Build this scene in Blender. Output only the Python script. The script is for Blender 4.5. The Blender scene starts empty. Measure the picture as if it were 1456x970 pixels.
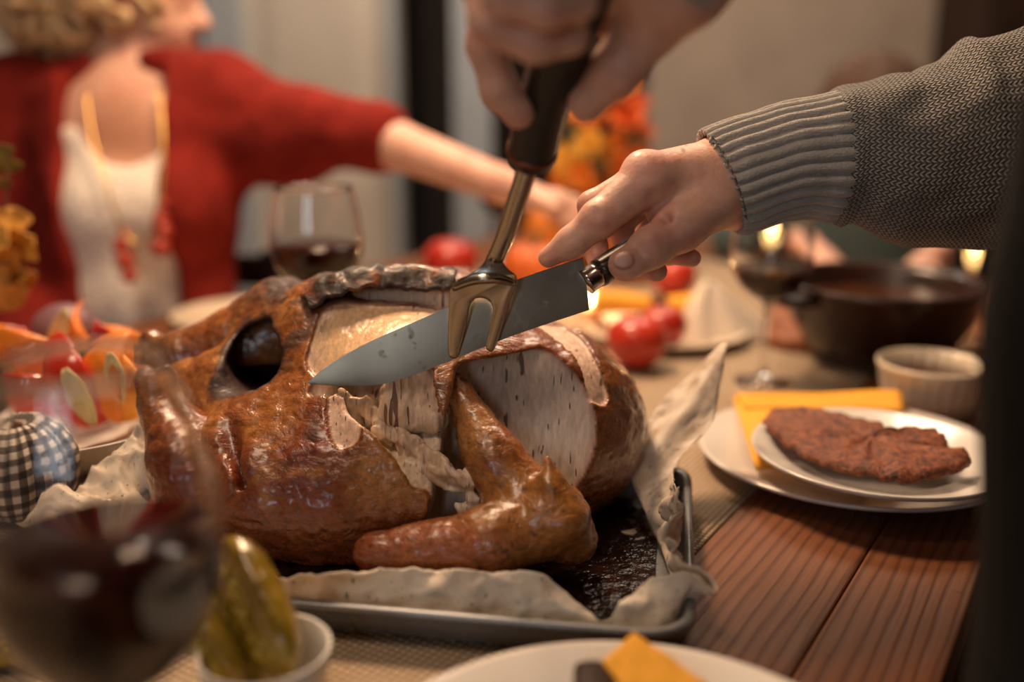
import bpy, bmesh, math, random
import numpy as np
from mathutils import Vector, Matrix, noise as mnoise

random.seed(7)
rng = np.random.default_rng(11)
SC = bpy.context.scene
COL = SC.collection
PI = math.pi

# ------------------------------------------------------------------ camera
PITCH = math.radians(14.8)
FPX = 1456 * 35 / 36.0
CAM = np.array([0.0, 0.0, 1.12])
cam_d = bpy.data.cameras.new('camera')
cam = bpy.data.objects.new('camera', cam_d)
COL.objects.link(cam)
cam.location = CAM
cam.rotation_euler = (PI / 2 - PITCH, 0, 0)
cam_d.lens = 35
cam_d.sensor_width = 36
cam_d.clip_start = 0.02
cam_d.dof.use_dof = True
cam_d.dof.focus_distance = 0.765
cam_d.dof.aperture_fstop = 1.5
cam_d.dof.aperture_blades = 0
SC.camera = cam

# ------------------------------------------------------------------ world
w = bpy.data.worlds.new('world')
SC.world = w
w.use_nodes = True
w.node_tree.nodes['Background'].inputs[0].default_value = (0.55, 0.66, 0.85, 1)
w.node_tree.nodes['Background'].inputs[1].default_value = 0.25

# ------------------------------------------------------------------ lights
def area_light(name, loc, target, size, power, color, size_y=None):
    d = bpy.data.lights.new(name, 'AREA')
    d.energy = power
    d.color = color
    d.size = size
    if size_y:
        d.shape = 'RECTANGLE'
        d.size_y = size_y
    o = bpy.data.objects.new(name, d)
    COL.objects.link(o)
    o.location = loc
    o.rotation_euler = (Vector(target) - Vector(loc)).to_track_quat('-Z', 'Y').to_euler()
    return o

# warm pendant over the far half of the table, an added warm fill nearer,
# two tall windows behind the photographer (dusk light)
area_light('pendant_light', (-0.22, 1.38, 1.98), (-0.02, 0.90, 0.85), 0.30, 33, (1.0, 0.66, 0.41))
area_light('back_wall_fill', (0.60, 2.35, 2.45), (0.30, 2.6, 0.8), 0.6, 30, (1.0, 0.78, 0.58))  # added fill that brightens the back wall, no known lamp
room_lamp = bpy.data.lights.new('far_fill_light', 'POINT')  # added point fill to lift the far door and wall
room_lamp.energy = 31
room_lamp.color = (1.0, 0.84, 0.68)
room_lamp.shadow_soft_size = 0.12
far_fill_o = bpy.data.objects.new('far_fill_light', room_lamp)
COL.objects.link(far_fill_o)
far_fill_o.location = (-0.35, 2.75, 2.38)
area_light('near_fill_light', (-0.55, 0.15, 2.45), (-0.1, 0.9, 0.8), 0.4, 11, (1.0, 0.74, 0.53))  # added warm fill from the camera side for the turkey's front
area_light('window_light_left', (-1.25, -2.05, 1.60), (-0.1, 0.9, 0.9), 0.22, 5.5, (0.86, 0.93, 1.0), 0.7)
area_light('window_light_right', (-0.45, -2.05, 1.60), (-0.1, 0.9, 0.9), 0.22, 5.5, (0.86, 0.93, 1.0), 0.7)

SC.view_settings.view_transform = 'Standard'
SC.view_settings.look = 'None'
SC.view_settings.exposure = -0.42
SC.view_settings.gamma = 1.0
SC.view_settings.use_curve_mapping = False

# ------------------------------------------------------------------ geometry helpers
_F = np.array([0, math.cos(PITCH), -math.sin(PITCH)])
_U = np.array([0, math.sin(PITCH), math.cos(PITCH)])
_R = np.array([1.0, 0, 0])

def P(px, py, d):
    """world point seen at photo pixel (px,py), d metres along the view axis"""
    return CAM + d * (_F + (px - 728) / FPX * _R - (py - 485) / FPX * _U)

def T(px, py, z=0.75):
    """world point on the level plane z seen at photo pixel (px,py)"""
    r = _F + (px - 728) / FPX * _R - (py - 485) / FPX * _U
    s = (z - CAM[2]) / r[2]
    return CAM + s * r

TZ = 0.75
TANG = math.radians(32)
TU = np.array([math.sin(TANG), math.cos(TANG), 0])       # along the table
TV = np.array([-math.cos(TANG), math.sin(TANG), 0])      # from its right edge to the left
TO = np.array([0.2747, 0.5583, TZ])
def TB(u, v, z=0.0):
    return TO + u * TU + v * TV + np.array([0, 0, z])

def set_tags(o, label=None, cat=None, group=None, kind=None):
    if label: o['label'] = label
    if cat: o['category'] = cat
    if group: o['group'] = group
    if kind: o['kind'] = kind
    return o

def thing(name, label, cat, loc, group=None, rz=0.0):
    o = bpy.data.objects.new(name, None)
    o.empty_display_size = 0.03
    COL.objects.link(o)
    o.location = Vector([float(a) for a in loc])
    o.rotation_euler = (0, 0, rz)
    return set_tags(o, label, cat, group)

def link_mesh(name, me, m, parent=None, smooth=True, local=False):
    """me holds WORLD coordinates unless local; the object origin is moved to its parent's base"""
    o = bpy.data.objects.new(name, me)
    COL.objects.link(o)
    if m is not None and len(me.materials) == 0:
        for mm in (m if isinstance(m, (list, tuple)) else [m]):
            me.materials.append(mm)
    if smooth and len(me.polygons):
        me.polygons.foreach_set('use_smooth', np.ones(len(me.polygons), dtype=bool))
    if parent is not None:
        o.parent = parent
        if not local:
            base = Vector((0, 0, 0))
            q = parent
            mw = Matrix.Identity(4)
            chain = []
            while q is not None:
                chain.append(q); q = q.parent
            for q in reversed(chain):
                mw = mw @ Matrix.LocRotScale(q.location, q.rotation_euler, q.scale)
            me.transform(mw.inverted())
    me.update()
    return o

def top_mesh(name, me, m, label, cat, group=None, smooth=True, kind=None):
    """a top-level thing that is one mesh, given in world coordinates; origin goes to its base centre"""
    n = len(me.vertices)
    co = np.empty(n * 3, dtype=np.float32)
    me.vertices.foreach_get('co', co)
    co = co.reshape(-1, 3)
    c = (co.min(0) + co.max(0)) / 2
    c[2] = co[:, 2].min()
    me.transform(Matrix.Translation(-Vector(c.tolist())))
    o = link_mesh(name, me, m, None, smooth)
    o.location = Vector(c.tolist())
    set_tags(o, label, cat, group, kind)
    return o

def mesh_np(name, verts, faces, nper=4):
    verts = np.ascontiguousarray(verts, dtype=np.float32)
    me = bpy.data.meshes.new(name)
    me.vertices.add(len(verts))
    me.vertices.foreach_set('co', verts.ravel())
    if isinstance(faces, np.ndarray):
        nf = len(faces); k = faces.shape[1]
        me.loops.add(nf * k)
        me.loops.foreach_set('vertex_index', faces.ravel().astype(np.int32))
        me.polygons.add(nf)
        me.polygons.foreach_set('loop_start', (np.arange(nf) * k).astype(np.int32))
        me.polygons.foreach_set('loop_total', np.full(nf, k, dtype=np.int32))
        me.update(calc_edges=True)
        me.validate()
    else:
        bpy.data.meshes.remove(me)
        me = bpy.data.meshes.new(name)
        me.from_pydata([tuple(map(float, v)) for v in verts], [], [tuple(map(int, f)) for f in faces])
        me.update()
    return me

def join_np(parts):
    vs, fs, off = [], [], 0
    for v, f in parts:
        vs.append(np.asarray(v, dtype=np.float64))
        fs += [tuple(int(i) + off for i in ff) for ff in f]
        off += len(v)
    return np.concatenate(vs), fs

def color_attr(me, name, rgb):
    a = me.color_attributes.new(name, 'FLOAT_COLOR', 'POINT')
    rgba = np.ones((len(rgb), 4), dtype=np.float32)
    rgba[:, :rgb.shape[1]] = rgb
    a.data.foreach_set('color', rgba.ravel())

# ---- numpy value noise
def _hash(ix, iy, iz, seed):
    h = (ix.astype(np.int64) * 374761393 + iy.astype(np.int64) * 668265263 + iz.astype(np.int64) * 2147483647 + seed * 1274126177)
    h = (h ^ (h >> 13)) * 1274126177
    h = h ^ (h >> 16)
    return (h & 0xFFFF).astype(np.float32) / 65535.0

def vnoise(p, seed=0):
    i = np.floor(p).astype(np.int64)
    f = (p - i).astype(np.float32)
    f = f * f * (3 - 2 * f)
    r = 0
    for dx in (0, 1):
        wx = f[:, 0] if dx else 1 - f[:, 0]
        for dy in (0, 1):
            wy = f[:, 1] if dy else 1 - f[:, 1]
            for dz in (0, 1):
                wz = f[:, 2] if dz else 1 - f[:, 2]
                r = r + wx * wy * wz * _hash(i[:, 0] + dx, i[:, 1] + dy, i[:, 2] + dz, seed)
    return r

def fbm(p, scale, octv=4, seed=0, gain=0.5):
    a, s, t = 1.0, scale, 0.0
    out = np.zeros(len(p), dtype=np.float32)
    for k in range(octv):
        out += a * vnoise(p * s, seed + k * 17)
        t += a; a *= gain; s *= 2.03
    return out / t

def sstep(a, b, x):
    t = np.clip((x - a) / (b - a), 0, 1)
    return t * t * (3 - 2 * t)

# ---- signed distance fields + surface nets
class Field:
    def __init__(self, lo, hi, h):
        lo = np.asarray(lo, dtype=float); hi = np.asarray(hi, dtype=float)
        n = np.ceil((hi - lo) / h).astype(int) + 1
        self.lo, self.h, self.n = lo, h, n
        self.x = (lo[0] + h * np.arange(n[0])).astype(np.float32)[:, None, None]
        self.y = (lo[1] + h * np.arange(n[1])).astype(np.float32)[None, :, None]
        self.z = (lo[2] + h * np.arange(n[2])).astype(np.float32)[None, None, :]
    def rc(self, a, b, ra, rb):
        a = np.asarray(a, dtype=np.float32); b = np.asarray(b, dtype=np.float32)
        d = b - a; L2 = float(d @ d) + 1e-12
        X, Y, Z = self.x - a[0], self.y - a[1], self.z - a[2]
        dot = (X * d[0] + Y * d[1]) + Z * d[2]
        hh = np.clip(dot / L2, 0, 1)
        q = (X * X + Y * Y) + Z * Z
        q -= hh * (2 * dot - hh * L2)
        return np.sqrt(np.maximum(q, 0)) - (ra + (rb - ra) * hh)
    def sph(self, c, r):
        return np.sqrt((self.x - c[0]) ** 2 + (self.y - c[1]) ** 2 + (self.z - c[2]) ** 2) - r
    def loc(self, c, R):
        X, Y, Z = self.x - c[0], self.y - c[1], self.z - c[2]
        R = np.asarray(R, dtype=np.float32)   # rows: local axes in world
        return [(X * R[i, 0] + Y * R[i, 1]) + Z * R[i, 2] for i in range(3)]
    def ell(self, c, r, R=None):
        if R is None:
            X, Y, Z = self.x - c[0], self.y - c[1], self.z - c[2]
        else:
            X, Y, Z = self.loc(c, R)
        k0 = np.sqrt((X / r[0]) ** 2 + (Y / r[1]) ** 2 + (Z / r[2]) ** 2)
        k1 = np.sqrt((X / r[0] ** 2) ** 2 + (Y / r[1] ** 2) ** 2 + (Z / r[2] ** 2) ** 2) + 1e-6
        return k0 * (k0 - 1) / k1
    def box(self, c, r, rad=0.0, R=None):
        if R is None:
            X, Y, Z = self.x - c[0], self.y - c[1], self.z - c[2]
        else:
            X, Y, Z = self.loc(c, R)
        X, Y, Z = np.abs(X) - (r[0] - rad), np.abs(Y) - (r[1] - rad), np.abs(Z) - (r[2] - rad)
        o = np.sqrt(np.maximum(X, 0) ** 2 + np.maximum(Y, 0) ** 2 + np.maximum(Z, 0) ** 2)
        return o + np.minimum(np.maximum(np.maximum(X, Y), Z), 0) - rad
    def plane(self, q, n):
        n = np.asarray(n, dtype=np.float32); n = n / np.linalg.norm(n)
        return (self.x - q[0]) * n[0] + (self.y - q[1]) * n[1] + (self.z - q[2]) * n[2]
    def chain(self, pts, rad, k=0.0):
        f = None
        for i in range(len(pts) - 1):
            g = self.rc(pts[i], pts[i + 1], rad[i], rad[i + 1])
            f = g if f is None else (smin(f, g, k) if k else np.minimum(f, g))
        return f
    def nets(self, f):
        f = np.ascontiguousarray(np.broadcast_to(f, self.n), dtype=np.float32)
        # close at borders
        f = f.copy()
        for ax in range(3):
            sl = [slice(None)] * 3
            for e in (0, -1):
                sl[ax] = e
                f[tuple(sl)] = np.maximum(f[tuple(sl)], self.h * 0.3)
        s = f < 0
        c = np.zeros(np.array(s.shape) - 1, dtype=np.int8)
        for dx in (0, 1):
            for dy in (0, 1):
                for dz in (0, 1):
                    c += s[dx:s.shape[0] - 1 + dx, dy:s.shape[1] - 1 + dy, dz:s.shape[2] - 1 + dz]
        act = (c > 0) & (c < 8)
        I = np.argwhere(act)
        idx = -np.ones(act.shape, dtype=np.int64)
        idx[act] = np.arange(len(I))
        cor = np.array([(i >> 2 & 1, i >> 1 & 1, i & 1) for i in range(8)])
        val = np.stack([f[I[:, 0] + a[0], I[:, 1] + a[1], I[:, 2] + a[2]] for a in cor], 1)
        acc = np.zeros((len(I), 3)); cnt = np.zeros(len(I))
        for i in range(8):
            for j in range(i + 1, 8):
                if np.abs(cor[i] - cor[j]).sum() != 1: continue
                a, b = val[:, i], val[:, j]
                m = (a < 0) != (b < 0)
                t = np.where(m, a / np.where(m, a - b, 1), 0)
                pt = cor[i][None, :] + t[:, None] * (cor[j] - cor[i])[None, :]
                acc += np.where(m[:, None], pt, 0); cnt += m
        V = self.lo + self.h * (I + acc / cnt[:, None])
        faces = []
        for ax in range(3):
            o1, o2 = (ax + 1) % 3, (ax + 2) % 3
            sl0 = [slice(None)] * 3; sl1 = [slice(None)] * 3
            sl0[ax] = slice(0, -1); sl1[ax] = slice(1, None)
            for q in (o1, o2):
                sl0[q] = slice(1, -1); sl1[q] = slice(1, -1)
            A, B = s[tuple(sl0)], s[tuple(sl1)]
            E = np.argwhere(A != B)
            if not len(E): continue
            ins = A[E[:, 0], E[:, 1], E[:, 2]]
            base = E.copy(); base[:, o1] += 1; base[:, o2] += 1
            def cell(d1, d2):
                q = base.copy(); q[:, o1] -= d1; q[:, o2] -= d2
                return idx[q[:, 0], q[:, 1], q[:, 2]]
            Q = np.stack([cell(1, 1), cell(0, 1), cell(0, 0), cell(1, 0)], 1)
            Q[~ins] = Q[~ins][:, ::-1]
            faces.append(Q)
        Fc = np.concatenate(faces)
        return V, Fc
    def sample(self, f, V):
        f = np.broadcast_to(f, self.n)
        g = (V - self.lo) / self.h
        i = np.clip(np.floor(g).astype(int), 0, self.n - 2)
        t = g - i
        r = 0
        for dx in (0, 1):
            for dy in (0, 1):
                for dz in (0, 1):
                    wgt = (t[:, 0] if dx else 1 - t[:, 0]) * (t[:, 1] if dy else 1 - t[:, 1]) * (t[:, 2] if dz else 1 - t[:, 2])
                    r = r + wgt * f[i[:, 0] + dx, i[:, 1] + dy, i[:, 2] + dz]
        return r

def smin(a, b, k):
    h = np.maximum(k - np.abs(a - b), 0) / k
    return np.minimum(a, b) - h * h * k * 0.25
def smax(a, b, k):
    h = np.maximum(k - np.abs(a - b), 0) / k
    return np.maximum(a, b) + h * h * k * 0.25
def sub(a, b, k=0.0):
    return smax(a, -b, k) if k else np.maximum(a, -b)

def relax(V, Fq, n=1, lam=0.5):
    for _ in range(n):
        acc = np.zeros_like(V); cnt = np.zeros(len(V))
        for a, b in ((0, 1), (1, 2), (2, 3), (3, 0)):
            np.add.at(acc, Fq[:, a], V[Fq[:, b]]); np.add.at(cnt, Fq[:, a], 1)
            np.add.at(acc, Fq[:, b], V[Fq[:, a]]); np.add.at(cnt, Fq[:, b], 1)
        V = V + lam * (acc / np.maximum(cnt, 1)[:, None] - V)
    return V

def vnormals(V, Fq):
    n = np.cross(V[Fq[:, 2]] - V[Fq[:, 0]], V[Fq[:, 3]] - V[Fq[:, 1]])
    N = np.zeros_like(V)
    for k in range(4):
        np.add.at(N, Fq[:, k], n)
    return N / (np.linalg.norm(N, axis=1)[:, None] + 1e-12)

# ---- swept / turned shapes as (verts, faces)
def lathe(profile, n=48, c=(0, 0, 0), close=False):
    """profile [(r,z)...] turned about the vertical through c"""
    pr = np.asarray(profile, dtype=float)
    m = len(pr)
    a = np.linspace(0, 2 * PI, n, endpoint=False)
    V = np.zeros((n, m, 3))
    V[:, :, 0] = np.cos(a)[:, None] * pr[None, :, 0]
    V[:, :, 1] = np.sin(a)[:, None] * pr[None, :, 0]
    V[:, :, 2] = pr[None, :, 1]
    V = V.reshape(-1, 3) + np.asarray(c)
    f = []
    for i in range(n):
        j = (i + 1) % n
        for k in range(m - 1 + (1 if close else 0)):
            k2 = (k + 1) % m
            f.append((i * m + k, j * m + k, j * m + k2, i * m + k2))
    return V, f

def spline(pts, n):
    """Catmull-Rom through rows of pts (any number of columns)"""
    p = np.asarray(pts, dtype=float)
    p = np.vstack([2 * p[0] - p[1], p, 2 * p[-1] - p[-2]])
    m = len(p) - 3
    out = []
    for t in np.linspace(0, m - 1e-6, n):
        i = int(t); s = t - i
        a, b, c, d = p[i], p[i + 1], p[i + 2], p[i + 3]
        out.append(0.5 * ((2 * b) + (c - a) * s + (2 * a - 5 * b + 4 * c - d) * s * s + (3 * b - a - 3 * c + d) * s ** 3))
    return np.array(out)

def tube(pts, rad, n=12, caps=True, flat=None, ref=(0.02, 0.03, 1.0)):
    """tube through pts with radii; flat=(w,h) scales the section along its two side axes"""
    p = np.asarray(pts, dtype=float); m = len(p)
    rad = np.broadcast_to(np.asarray(rad, dtype=float), (m,))
    t = np.gradient(p, axis=0)
    t /= np.linalg.norm(t, axis=1)[:, None] + 1e-12
    r = np.asarray(ref, dtype=float)
    s = np.cross(t[0], r)
    if np.linalg.norm(s) < 1e-3: s = np.cross(t[0], (1, 0, 0))
    s /= np.linalg.norm(s)
    V = []
    a = np.linspace(0, 2 * PI, n, endpoint=False)
    for i in range(m):
        s = s - (s @ t[i]) * t[i]; s /= np.linalg.norm(s)
        b = np.cross(t[i], s)
        fw, fh = flat if flat is not None else (1, 1)
        V.append(p[i] + rad[i] * (np.cos(a)[:, None] * s * fw + np.sin(a)[:, None] * b * fh))
    V = np.concatenate(V)
    f = [(i * n + k, i * n + (k + 1) % n, (i + 1) * n + (k + 1) % n, (i + 1) * n + k) for i in range(m - 1) for k in range(n)]
    if caps:
        V = np.vstack([V, p[0], p[-1]])
        a0, a1 = len(V) - 2, len(V) - 1
        f += [(a0, (k + 1) % n, k) for k in range(n)]
        f += [(a1, (m - 1) * n + k, (m - 1) * n + (k + 1) % n) for k in range(n)]
    return V, f

def box_vf(c, s, R=None):
    c = np.asarray(c, dtype=float); s = np.asarray(s, dtype=float) / 2
    v = np.array([(x, y, z) for x in (-1, 1) for y in (-1, 1) for z in (-1, 1)]) * s
    if R is not None: v = v @ np.asarray(R)
    v = v + c
    f = [(0, 1, 3, 2), (4, 6, 7, 5), (0, 4, 5, 1), (2, 3, 7, 6), (0, 2, 6, 4), (1, 5, 7, 3)]
    return v, f

def grid_vf(G):
    G = np.asarray(G); a, b = G.shape[:2]
    f = [(i * b + j, i * b + j + 1, (i + 1) * b + j + 1, (i + 1) * b + j) for i in range(a - 1) for j in range(b - 1)]
    return G.reshape(-1, 3), f

def ico(c, r, sub=2):
    bm = bmesh.new()
    bmesh.ops.create_icosphere(bm, subdivisions=sub, radius=1)
    v = np.array([q.co[:] for q in bm.verts]) * np.asarray(r) + np.asarray(c)
    f = [tuple(q.index for q in ff.verts) for ff in bm.faces]
    bm.free()
    return v, f

def mk(name, vf, m, parent=None, smooth=True):
    me = mesh_np(name, np.asarray(vf[0]), vf[1])
    return link_mesh(name, me, m, parent, smooth)

def mkt(name, vf, m, label, cat, group=None, smooth=True, kind=None):
    me = mesh_np(name, np.asarray(vf[0]), vf[1])
    return top_mesh(name, me, m, label, cat, group, smooth, kind)

def bevel(o, wdt, seg=2):
    md = o.modifiers.new('bevel', 'BEVEL'); md.width = wdt; md.segments = seg; md.limit_method = 'ANGLE'
    return o
def solidify(o, t, off=0):
    md = o.modifiers.new('solid', 'SOLIDIFY'); md.thickness = t; md.offset = off
    return o
def subsurf(o, n=1):
    md = o.modifiers.new('sub', 'SUBSURF'); md.levels = n; md.render_levels = n
    return o

def rotz(a):
    c, s = math.cos(a), math.sin(a)
    return np.array([[c, s, 0], [-s, c, 0], [0, 0, 1]])   # rows = local axes in world

# ------------------------------------------------------------------ materials
class Mat:
    def __init__(self, name):
        self.m = bpy.data.materials.new(name); self.m.use_nodes = True
        self.nt = self.m.node_tree
        self.b = self.nt.nodes['Principled BSDF']
    def n(self, typ, _out=0, **kw):
        nd = self.nt.nodes.new('ShaderNode' + typ)
        for k, v in kw.items():
            if k.startswith('_'): setattr(nd, k[1:], v)
        for k, v in kw.items():
            if k.startswith('_'): continue
            key = int(k[1:]) if k[0] == 'i' and k[1:].isdigit() else k.replace('__', ' ')
            self.put(nd.inputs[key], v)
        return nd.outputs[_out]
    def put(self, sock, v):
        if isinstance(v, bpy.types.NodeSocket): self.nt.links.new(v, sock)
        elif isinstance(v, (tuple, list)) and len(v) == 3 and sock.type == 'RGBA': sock.default_value = (*v, 1)
        else: sock.default_value = v
    def set(self, **kw):
        for k, v in kw.items(): self.put(self.b.inputs[k.replace('__', ' ')], v)
        return self
    def co(self, kind='Object'):
        nd = self.nt.nodes.new('ShaderNodeTexCoord'); return nd.outputs[kind]
    def attr(self, name, out='Color'):
        nd = self.nt.nodes.new('ShaderNodeAttribute'); nd.attribute_name = name; return nd.outputs[out]
    def mapping(self, v, scale=(1, 1, 1), rot=(0, 0, 0), loc=(0, 0, 0)):
        return self.n('Mapping', Vector=v, Scale=scale, Rotation=rot, Location=loc)
    def noise(self, scale, detail=4, rough=0.5, v=None, dist=0.0):
        return self.n('TexNoise', Vector=v if v is not None else self.co(), Scale=scale, Detail=detail, Roughness=rough, Distortion=dist)
    def ramp(self, fac, stops):
        nd = self.nt.nodes.new('ShaderNodeValToRGB')
        cr = nd.color_ramp
        while len(cr.elements) < len(stops): cr.elements.new(0.5)
        for e, (p, c) in zip(cr.elements, stops):
            e.position = p
            e.color = (*c, 1) if isinstance(c, (tuple, list)) else (c, c, c, 1)
        self.nt.links.new(fac, nd.inputs[0])
        return nd.outputs[0]
    def mix(self, f, a, b, mode='MIX'):
        nd = self.nt.nodes.new('ShaderNodeMix'); nd.data_type = 'RGBA'; nd.blend_type = mode
        self.put(nd.inputs[0], f); self.put(nd.inputs[6], a); self.put(nd.inputs[7], b)
        return nd.outputs[2]
    def math(self, op, a, b=0.0, c=0.0):
        nd = self.nt.nodes.new('ShaderNodeMath'); nd.operation = op
        for i, v in enumerate((a, b, c)): self.put(nd.inputs[i], v)
        return nd.outputs[0]
    def sep(self, v):
        nd = self.nt.nodes.new('ShaderNodeSeparateXYZ'); self.nt.links.new(v, nd.inputs[0]); return nd.outputs
    def bump(self, h, dist=0.001, strength=1.0):
        b = self.n('Bump', Height=h, Distance=dist, Strength=strength)
        self.put(self.b.inputs['Normal'], b)
        return self

def simple(name, col, rough=0.5, var=0.12, scale=40, bump=0.0, bscale=None, **kw):
    """plain procedural material: colour broken up by noise, optional fine relief"""
    M = Mat(name)
    nz = M.noise(scale, 4, 0.6)
    dark = tuple(c * (1 - var) for c in col); lite = tuple(min(1, c * (1 + var)) for c in col)
    M.set(Base__Color=M.ramp(nz, [(0.3, dark), (0.7, lite)]), Roughness=rough, **kw)
    if bump:
        M.bump(M.noise(bscale or scale * 3, 3), bump)
    return M.m
# ------------------------------------------------------------------ materials used across the scene
def m_wood(name, c_dark, c_mid, c_lite, rough=0.45, ring=150.0, axis=0):
    """planked softwood; grain runs along local x, ring lines across local y"""
    M = Mat(name)
    rnd = M.n('ObjectInfo', _out=5)
    off = M.n('CombineXYZ', X=M.math('MULTIPLY', rnd, 31.0), Y=M.math('MULTIPLY', rnd, 7.0), Z=0.0)
    v = M.n('VectorMath', _operation='ADD', i0=M.co(), i1=off)
    wob = M.noise(3.0, 3, 0.5, M.mapping(v, (1.2, 6, 6)))
    sv = M.n('VectorMath', _operation='ADD', i0=M.mapping(v, (0.06, 1, 1)), i1=M.n('CombineXYZ', X=0.0, Y=M.math('MULTIPLY', wob, 0.016), Z=0.0))
    rings = M.n('TexWave', _out=1, Vector=sv, Scale=ring / 6.28, Distortion=1.5, Detail=1.5, _bands_direction='Y', Detail__Scale=1.5)
    rings = M.math('POWER', rings, 3.2)
    fine = M.noise(1.0, 4, 0.6, M.mapping(v, (9, 420, 420)))
    big = M.noise(5, 3, 0.5, M.mapping(v, (0.5, 2, 2)))
    base = M.mix(big, c_mid, c_lite)
    base = M.mix(M.math('MULTIPLY', rings, 0.62), base, c_dark)
    base = M.mix(M.math('MULTIPLY', fine, 0.35), base, c_dark)
    spots = M.ramp(M.noise(14, 3, 0.5, v), [(0.66, 0.0), (0.70, 1.0)])
    base = M.mix(M.math('MULTIPLY', spots, 0.45), base, tuple(c * 0.5 for c in c_dark))
    M.set(Base__Color=base, Roughness=M.ramp(fine, [(0.2, rough - 0.08), (0.8, rough + 0.15)]))
    M.set(Specular__IOR__Level=.3)
    M.bump(M.math('SUBTRACT', M.math('MULTIPLY', fine, 0.5), M.math('MULTIPLY', rings, 0.8)), 0.0005)
    return M.m

MAT = {}
MAT['table_wood'] = m_wood('table_wood', (0.070, 0.022, 0.009), (0.185, 0.066, 0.025), (0.25, 0.092, 0.036), 0.50, 190)
MAT['board_wood'] = m_wood('board_wood', (0.13, 0.035, 0.012), (0.30, 0.10, 0.04), (0.38, 0.14, 0.06), 0.4, 500)
MAT['dark_wood'] = m_wood('dark_wood', (0.010, 0.005, 0.003), (0.03, 0.013, 0.007), (0.045, 0.02, 0.011), 0.5, 300)
MAT['plaster'] = simple('beige_plaster', (0.42, 0.335, 0.27), 0.9, 0.10, 6, 0.002, 30)
MAT['cream_paint'] = simple('cream_paint', (0.70, 0.62, 0.53), 0.55, 0.05, 8)
MAT['grey_paint'] = simple('blue_grey_paint', (0.46, 0.50, 0.54), 0.5, 0.06, 9)
MAT['white_ceil'] = simple('white_ceiling', (0.55, 0.50, 0.45), 0.9, 0.04, 5)
MAT['floor_wood'] = m_wood('floor_wood', (0.03, 0.014, 0.007), (0.10, 0.05, 0.025), (0.14, 0.07, 0.04), 0.5, 200)
MAT['black_void'] = simple('dark_corridor_paint', (0.03, 0.02, 0.016), 0.9, 0.2, 5)
MAT['white_china'] = simple('white_glazed_china', (0.72, 0.68, 0.62), 0.16, 0.03, 12, Coat__Weight=0.3)
MAT['cream_china'] = simple('cream_glazed_china', (0.74, 0.64, 0.50), 0.2, 0.03, 12, Coat__Weight=0.3)
MAT['yellow_cloth'] = simple('yellow_paper_napkin', (0.85, 0.40, 0.03), 0.8, 0.08, 120, 0.0004, 500)
MAT['white_cloth'] = simple('white_napkin_cloth', (0.70, 0.62, 0.52), 0.85, 0.05, 60, 0.0004, 700)

def m_glass(name='clear_glass', col=(1, 1, 1)):
    M = Mat(name)
    M.set(Base__Color=col, Roughness=0.0, IOR=1.47, Transmission__Weight=1.0)
    return M.m
MAT['glass'] = m_glass()
def m_wine():
    M = Mat('red_wine')
    M.set(Base__Color=(0.018, 0.0012, 0.0015), Roughness=0.04, IOR=1.34, Transmission__Weight=0.06, Specular__IOR__Level=.25)
    return M.m
MAT['wine'] = m_wine()

def m_burlap():
    M = Mat('woven_runner_cloth')
    v = M.co()
    wx = M.n('TexWave', _out=1, Vector=v, Scale=58.0, Distortion=1.1, Detail=2.0, _bands_direction='X', Detail__Scale=2.0)
    wy = M.n('TexWave', _out=1, Vector=v, Scale=58.0, Distortion=1.1, Detail=2.0, _bands_direction='Y', Detail__Scale=2.0)
    chk = M.n('TexChecker', _out=1, Vector=v, Scale=370.0)
    h = M.math('ADD', M.math('MULTIPLY', wx, wy), 0.0)
    nz = M.noise(30, 4, 0.6)
    hole = M.ramp(h, [(0.02, 0.0), (0.22, 1.0)])
    base = M.mix(nz, (0.44, 0.33, 0.22), (0.60, 0.47, 0.34))
    M.set(Base__Color=M.mix(hole, (0.20, 0.13, 0.07), base), Roughness=0.92)
    M.bump(h, 0.0011)
    return M.m
MAT['burlap'] = m_burlap()

# ------------------------------------------------------------------ room shell
RX0, RX1, RY0, RY1, RZ1 = -2.7, 2.7, -2.3, 3.6, 2.6
def wall(name, boxes, m):
    o = mk(name, join_np([box_vf(c, s) for c, s in boxes]), m, None, False)
    o['kind'] = 'structure'
    return o
def span(x0, x1, y0, y1, z0, z1):
    return ((x0 + x1) / 2, (y0 + y1) / 2, (z0 + z1) / 2), (x1 - x0, y1 - y0, z1 - z0)

fl = mk('floor', box_vf((0, 0.65, -0.06), (5.6, 6.4, 0.10)), MAT['black_void'], None, False); fl['kind'] = 'structure'
for k in range(28):
    o = mk('floor_board', box_vf((0, 0, -0.0055), (6.0, 0.196, 0.011)), MAT['floor_wood'], None, False) if k == 0 else o.copy()
    if k: COL.objects.link(o)
    o.parent = fl
    o.rotation_euler = (0, 0, PI / 2)
    o.location = (-2.7 + 0.1 + 0.2 * k, 0.65, 0)
wall('ceiling', [span(RX0, RX1, RY0, RY1, RZ1, RZ1 + 0.1)], MAT['white_ceil'])
wall('wall_left', [span(RX0 - 0.1, RX0, RY0, RY1, 0, RZ1)], MAT['plaster'])
wall('wall_right', [span(RX1, RX1 + 0.1, RY0, RY1, 0, RZ1)], MAT['plaster'])
wall('wall_front', [span(RX0, RX1, RY0 - 0.1, RY0, 0, RZ1)], MAT['plaster'])
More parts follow.
